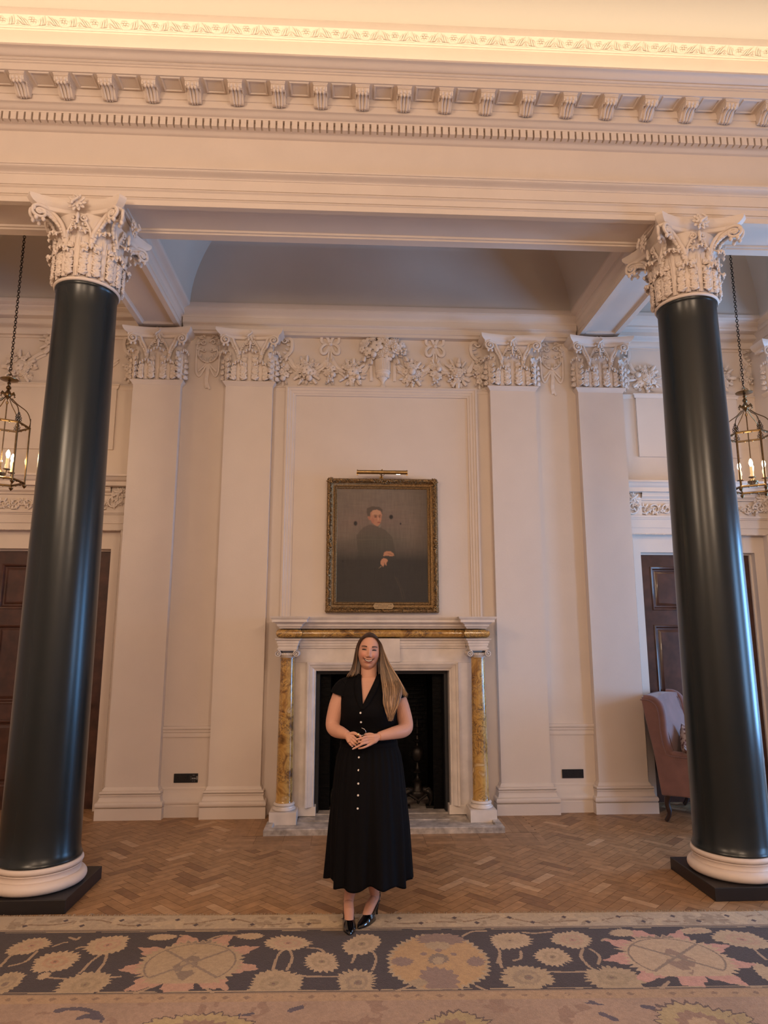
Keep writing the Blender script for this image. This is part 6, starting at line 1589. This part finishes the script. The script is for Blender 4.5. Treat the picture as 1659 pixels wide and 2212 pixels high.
    def cap():
        P = []; k0 = 60
        for i in range(31):
            row = []
            for j in range(k0):
                th = 2*PI*j/k0; ph = lerp(-.55, PI/2-.02, i/30)
                fr_ = math.sin(th) < -.05
                if fr_:   # front hairline
                    f_ = (-math.sin(th)-.05)/.95; lim = lerp(-.55, .94, min(1, (f_*2.2)**.6)); ph = lerp(lim, PI/2-.02, i/30)
                v = head_point(th, ph); g = 1.045+.02*max(0, math.sin(ph)); v = Vector((v.x*g*1.01, v.y*1.03, v.z*g if v.z > 0 else v.z))
                if fr_ and i == 0: v = head_point(th, ph)*1.0
                row.append(H(v))
            P.append(row)
        hair.grid(P, cv=True, col=(.045, .024, .016)); m_ = len(hair.v); hair.f.append(tuple(range(m_-k0, m_))); hair.c.append((.045, .024, .016))
    cap()
    def strand(pts, r0, blond, n=4):
        pts = spline(pts, n); N = len(pts); rs = [r0*(.55+.6*math.sin(PI*min(1, .15+i/(N-1)*.8)))*(1 if i < N-2 else .4) for i in range(N)]
        f0 = len(hair.f); hair.tube(pts, rs, 5, cap=False); k = len(hair.f)-f0; per = 5
        g = rnd.uniform(.55, 1.25)+(.75 if rnd.random() < .12 else 0)
        for i in range(k):
            t = (i//per)/(N-1); w_ = sm(.15, .75, t)*blond
            c0 = (.045, .024, .016); c1 = (.29*g, .180*g, .100*g); hair.c.append(tuple(lerp(c0[q], c1[q], w_) for q in range(3)))
    def J(a): return rnd.uniform(-a, a)
    for i in range(300):         # over her left shoulder (right in the picture)
        s = rnd.random(); d = rnd.random(); yb = -2.50+.06*d
        out = s > .62 and rnd.random() < .5
        top = (-.198+J(.004), lerp(-2.518, -2.40, d), 1.744+.019*math.sin(PI*min(1, d*1.3)))
        P_ = [top, (lerp(-.164, -.154, s), lerp(-2.518, -2.41, d), 1.735), (lerp(-.134, -.120, s), lerp(-2.505, -2.41, d), 1.697), (lerp(-.124, -.100, s), lerp(-2.505, -2.42, d), 1.645), (lerp(-.124, -.066, s)+J(.004), lerp(-2.515, -2.44, d), 1.565), (lerp(-.120, -.008, s)+J(.006), lerp(-2.545, -2.50, d*.6), 1.470)]
        if out: P_ += [(lerp(-.06, .030, s)+J(.006), -2.565, 1.405), (lerp(.0, .046, s)+J(.008), -2.570, 1.368+J(.012))]
        else:
            P_ += [(lerp(-.110, .008, s**1.2)+J(.006), -2.585+J(.008), 1.400), (lerp(-.105, -.012, s)+J(.006), -2.612+J(.006), 1.320), (lerp(-.088, -.038, s)+J(.006), -2.614, 1.265+J(.01)), (lerp(-.072, -.052, s)+J(.010), -2.606, 1.232+J(.020))]
        strand(P_, rnd.uniform(.0014, .0034), 1.0 if rnd.random() < .75 else .45)
    for i in range(150):         # behind her right shoulder (left in the picture)
        s = rnd.random(); d = rnd.random()
        top = (-.204+J(.004), lerp(-2.518, -2.40, d), 1.744+.019*math.sin(PI*min(1, d*1.3)))
        P_ = [top, (lerp(-.240, -.250, s), lerp(-2.518, -2.41, d), 1.734), (lerp(-.266, -.277, s), lerp(-2.50, -2.41, d), 1.692), (lerp(-.276, -.290, s), lerp(-2.495, -2.42, d), 1.64), (lerp(-.280, -.300, s)+J(.003), lerp(-2.48, -2.42, d), 1.575), (lerp(-.284, -.318, s)+J(.004), lerp(-2.48, -2.41, d), 1.52), (lerp(-.290, -.340, s)+J(.006), lerp(-2.49, -2.40, d), 1.487+J(.004)), (lerp(-.285, -.350, s), -2.385+J(.01), 1.455), (lerp(-.28, -.34, s), -2.33, 1.38+J(.02))]
        strand(P_, rnd.uniform(.0015, .0032), .5 if rnd.random() < .6 else .12)
    for i in range(110):         # back of the head and nape
        s = rnd.random(); x_ = lerp(-.285, -.115, s); a = lerp(-1, 1, s)
        strand([(-.2+a*.02, -2.40, 1.757), (-.2+a*.06, -2.365, 1.72), (x_, -2.352, 1.64), (x_-.0+a*.008, -2.358, 1.56), (x_+a*.014, -2.362+J(.01), 1.48), (x_+a*.02, -2.345, 1.40), (x_+a*.02, -2.330, 1.33+J(.03))], .0055, .35)
    for i in range(70):          # inner curtain each side of the neck
        sgn = rnd.choice((-1, 1)); a = rnd.random(); x0 = -.2+sgn*lerp(.060, .082, a)
        strand([(-.2+sgn*.074, -2.44, 1.66), (x0, -2.45, 1.58), (x0+sgn*.004, -2.455+J(.01), 1.52), (x0+sgn*.006, -2.46+J(.01), 1.475), (x0+sgn*.012, -2.40, 1.43)], .005, .18)
    hm = mat('hair', (.2, .1, .05), .42, vcol=True, spec=.45)
    hair.build('hair', hm, root, smooth=70, fixn=False)
    # ---------------------------------------------------------------- dress
    DR = mat('black_crepe', (.0030, .0026, .0036), .8, spec=.12, bump=.12, bscale=220)
    n = 176; rows = interp_rings(BOD, 110); d_ = MB(); P = []
    for z, cx, cy, rx, ry in rows:
        row = []
        for k in range(n):
            a = 2*PI*k/n; c_, s_ = math.cos(a), math.sin(a)
            bust = .016*math.exp(-((z-1.275)/.055)**2)*(max(0, -s_)**3)*(1-.35*math.exp(-(c_/.22)**2))
            fold = .0022*math.sin(a*26+z*30)*sm(1.20, 1.06, z)
            row.append((cx+(rx+fold)*abs(c_)**.94*(1 if c_ > 0 else -1), cy+(ry+bust+fold)*s_, z+ (0 if z < 1.40 else .014*(abs(c_)**2)*sm(1.40, 1.47, z))))
        P.append(row)
    def vneck(x_, z_, y_):
        if y_ > -2.44 or z_ < 1.288: return False
        t = (z_-1.288)/(1.470-1.288); return lerp(-.247, -.261, t)+.0 < x_-.0 < lerp(-.247, -.150, t)
    base = 0; vs = [p for r in P for p in r]; fs = []
    for i in range(len(P)-1):
        for k in range(n):
            q = (i*n+k, (i+1)*n+k, (i+1)*n+(k+1) % n, i*n+(k+1) % n); cxm = sum(vs[t][0] for t in q)/4; czm = sum(vs[t][2] for t in q)/4; cym = sum(vs[t][1] for t in q)/4
            if not vneck(cxm, czm, cym): fs.append(q)
    d_.v = vs; d_.f = fs
    dress = d_.build('dress', DR, root, smooth=60); so = dress.modifiers.new('solid', 'SOLIDIFY'); so.thickness = .003; so.offset = 1
    def surf_y(x_, z_):
        for i in range(len(rows)-1):
            if rows[i][0] <= z_ <= rows[i+1][0]: z, cx, cy, rx, ry = rows[i]; break
        else: z, cx, cy, rx, ry = rows[-1]
        c_ = max(-.98, min(.98, (x_-cx)/rx)); s_ = math.sqrt(1-c_*c_); bust = .016*math.exp(-((z_-1.275)/.055)**2)*s_**3*(1-.35*math.exp(-(c_/.22)**2)); return cy-(ry+bust)*s_
    for pts, sd in (([(-.247, 1.286), (-.252, 1.34), (-.256, 1.40), (-.260, 1.455), (-.258, 1.492)], -1), ([(-.247, 1.286), (-.222, 1.334), (-.194, 1.386), (-.164, 1.442), (-.140, 1.490)], 1)):
        b = MB(); P = []; q = spline([Vector((x_, z_, 0)) for x_, z_ in pts], 8); N = len(q)
        for i, v in enumerate(q):
            t = i/(N-1); w_ = .016+.036*math.sin(PI*min(1, t*.95+.02))**.8*(1 if t < .9 else 1)
            row = []
            for j in range(5):
                xx = v.x-sd*.010+sd*w_*j/4; yy = surf_y(max(-.38, min(-.01, xx)), min(v.y, 1.472))-.007-.004*math.sin(PI*j/4)
                if v.y > 1.462: yy = lerp(yy, -2.475, sm(1.462, 1.50, v.y))
                row.append((xx, yy, v.y+.012*t*j/4))
            P.append(row)
        b.grid(P); o = b.build('lapel', DR, dress, smooth=60); so = o.modifiers.new('solid', 'SOLIDIFY'); so.thickness = .004
    b = MB(); b.tube([(-.272, -2.475, 1.482), (-.285, -2.43, 1.490), (-.26, -2.38, 1.492), (-.2, -2.365, 1.494), (-.14, -2.38, 1.492), (-.118, -2.43, 1.490), (-.132, -2.475, 1.482)], .010, 8, flat=1.6); b.build('collar', DR, dress, smooth=60)
    for sgn, pts in ((-1, [(-.345, -2.44, 1.420), (-.366, -2.442, 1.402), (-.379, -2.446, 1.384), (-.386, -2.450, 1.364)]), (1, [(-.052, -2.44, 1.415), (-.028, -2.442, 1.394), (-.013, -2.446, 1.370), (-.004, -2.450, 1.342)])):
        b = MB(); q = spline([Vector(p) for p in pts], 5); N = len(q)
        P = []
        for i, c_ in enumerate(q):
            t = (q[min(i+1, N-1)]-q[max(i-1, 0)]).normalized(); nn = Vector((0, 1, 0)); bb = t.cross(nn).normalized(); f = i/(N-1); r = lerp(.058, .0650, f)
            P.append([c_+nn*(r*1.02*math.cos(2*PI*k/40))+bb*((r+.0015*math.sin(k*1.9))*math.sin(2*PI*k/40)) for k in range(40)])
        b.grid(P, cv=True); b.ball(tuple(q[0]), (.056, .058, .055), 20); o = b.build('cap_sleeve', DR, dress, smooth=60); so = o.modifiers.new('solid', 'SOLIDIFY'); so.thickness = .003; so.offset = 1
    # skirt
    b = MB(); n = 220; P = []; rows_s = 70
    prof = [(1.062, .180, .120), (1.03, .193, .132), (.98, .208, .150), (.90, .220, .166), (.78, .231, .182), (.55, .249, .205), (.38, .256, .220), (.245, .262, .232)]
    for i in range(rows_s+1):
        u = i/rows_s; z = lerp(1.062, .245, u)
        for j in range(len(prof)-1):
            if prof[j][0] >= z >= prof[j+1][0]-1e-9: t = (prof[j][0]-z)/(prof[j][0]-prof[j+1][0]); rx = lerp(prof[j][1], prof[j+1][1], t); ry = lerp(prof[j][2], prof[j+1][2], t); break
        row = []
        for k in range(n):
            a = 2*PI*k/n
            fd = (.42*math.sin(a*10+1.2+.6*u)+.30*math.sin(a*17+.4-.8*u)+.38*math.sin(a*6+2.2))*.029*u**1.4+.003*math.sin(a*30+u*2)*(1-u)*min(1, u*12)
            hz = -.009*math.sin(a*10+1.2+.6)*u**5+.010*math.sin(a*4+1)*u**4
            row.append((-.197+(rx+fd)*math.cos(a)+.006*u, -2.44+(ry+fd)*math.sin(a)-.012*u, z+hz))
        P.append(row)
    b.grid(P, cv=True); o = b.build('skirt', DR, dress, smooth=70); so = o.modifiers.new('solid', 'SOLIDIFY'); so.thickness = .003
    SK_ = P
    b = MB(); loft(b, [(1.040, -.197, -2.44, .187, .128), (1.046, -.197, -2.44, .190, .130), (1.072, -.197, -2.44, .187, .127), (1.078, -.197, -2.44, .182, .122)], 64, cap=False); b.build('waistband', DR, dress, smooth=60)
    def skirt_y(x_, z_):
        best = None
        i = min(rows_s, max(0, round((1.062-z_)/(1.062-.245)*rows_s)))
        for p in SK_[i]:
            if p[1] < -2.44 and (best is None or abs(p[0]-x_) < abs(best[0]-x_)): best = p
        return best[1]
    BT = mat('pearl_button', (.80, .74, .68), .25)
    for (bx_, bz) in ((-.256, 1.266), (-.252, 1.207), (-.262, 1.012+.045), (-.264, .992), (-.266, .918), (-.267, .842), (-.268, .775), (-.270, .700)):
        yy = surf_y(bx_, bz)-.006 if bz > 1.06 else skirt_y(bx_, bz)-.003
        b = MB(); b.lathe([(0, -.001), (.0058, -.001), (.0064, .0006), (.0056, .0022), (.0035, .0016), (0, .0018)], 14, M=T(bx_, yy, bz, rx=PI/2)); b.build('button', BT, dress, smooth=40)
    # rings
    def ringband(c_, ax, r, tube_r, mm, nm):
        b = MB(); ax = Vector(ax).normalized(); u = ax.orthogonal().normalized(); v = ax.cross(u)
        b.tube([Vector(c_)+u*r*math.cos(t)+v*r*math.sin(t) for t in [i*PI/10 for i in range(20)]], tube_r, 8, closed=True); b.build(nm, mm, root, smooth=60)
    GOLD_ = mat('gold_ring', (.85, .62, .28), .22, metal=1)
    ringband((-.272, -2.6615, 1.1405), (.8, -.1, -.45), .0100, .0046, GOLD_, 'ring')
    ringband((-.284, -2.6615, 1.0945), (.62, -.1, -.75), .0095, .0022, GOLD_, 'ring')
    # nails
    NL = mat('pale_nail', (.72, .48, .44), .25)
    for p_, d2 in (((-.301, -2.6835, 1.0605), (-1, 0, -.5)), ((-.277, -2.677, 1.1155), (-1, 0, -.15)), ((-.306, -2.650, 1.070), (-.8, 0, -.5))):
        b = MB(); an = math.atan2(-d2[2], d2[0]); b.ball((0, 0, 0), (.0070, .0022, .0040), 10, M=T(*p_, ry=an)); b.build('nail', NL, root, smooth=60)
    # ---------------------------------------------------------------- shoes
    PT = mat('patent_leather', (.004, .004, .005), .10, coat=1)
    for (hx_, hy, tx, ty) in ((-.324, -2.432, -.311, -2.690), (-.136, -2.378, -.252, -2.590)):
        d = Vector((tx-hx_, ty-hy, 0)); d.normalize(); sd = Vector((d.y, -d.x, 0)); g = .0088
        def q(t, s_, z): v = Vector((hx_, hy, g))+d*t+sd*s_; return (v.x, v.y, g+z)
        b = MB(); P = []
        for t, w_, h in ((.128, .038, .060), (.142, .040, .058), (.158, .0405, .054), (.174, .040, .048), (.192, .0375, .040), (.210, .0325, .033), (.226, .026, .027), (.242, .018, .021), (.254, .010, .015), (.262, .003, .008)):
            row = []
            for k in range(17):
                a = PI*k/16; cx = math.cos(a); sz = math.sin(a)
                tt = t-.030*(1-sz)*max(0, (.174-t)/.046)      # vamp line curves back at the sides
                row.append(q(tt, w_*cx, .002+h*sz**.8))
            P.append(row)
        b.grid(P)
        sole = [(.0, .022, .078), (.03, .024, .074), (.07, .020, .056), (.11, .022, .028), (.15, .036, .006), (.19, .034, .0015), (.22, .022, .0015), (.245, .009, .002), (.257, .002, .003)]
        b.grid([[q(t, -w_, z), q(t, 0, z-.001), q(t, w_, z)] for t, w_, z in sole]); b.grid([[q(t, -w_, z+.004), q(t, 0, z+.004), q(t, w_, z+.004)] for t, w_, z in sole])
        for sg in (-1, 1): b.grid([[q(t, sg*w_, z), q(t, sg*w_, z+.004)] for t, w_, z in sole])
        sh = b.build('shoe', PT, root, smooth=50)
        b = MB(); b.tube([q(.138, .0375, .012), q(.10, .031, .045), q(.055, .029, .082), q(.015, .026, .112), q(-.016, .012, .120), q(-.020, 0, .121), q(-.016, -.012, .120), q(.015, -.026, .112), q(.055, -.029, .082), q(.10, -.031, .045), q(.138, -.0375, .012)], .0035, 6); b.build('strap', PT, sh, smooth=60)
        b = MB(); b.tube([q(.008, 0, .074), q(.006, 0, .045), q(.010, 0, .015), q(.010, 0, .0)], [.017, .009, .0065, .0070], 12); b.build('heel', PT, sh, smooth=50)
    return root
make_person()
b = MB(); b.tube(spline([(-.250, -2.675, 1.183), (-.236, -2.676, 1.178), (-.225, -2.676, 1.166), (-.224, -2.674, 1.152), (-.233, -2.668, 1.142), (-.246, -2.665, 1.1365), (-.257, -2.664, 1.137)], 6), .0017, 8)
tag(b.build('bangle', mat('silver_wire', (.85, .80, .76), .2, metal=1), smooth=60), 'thin silver open bangle held between the clasped hands', 'bangle')
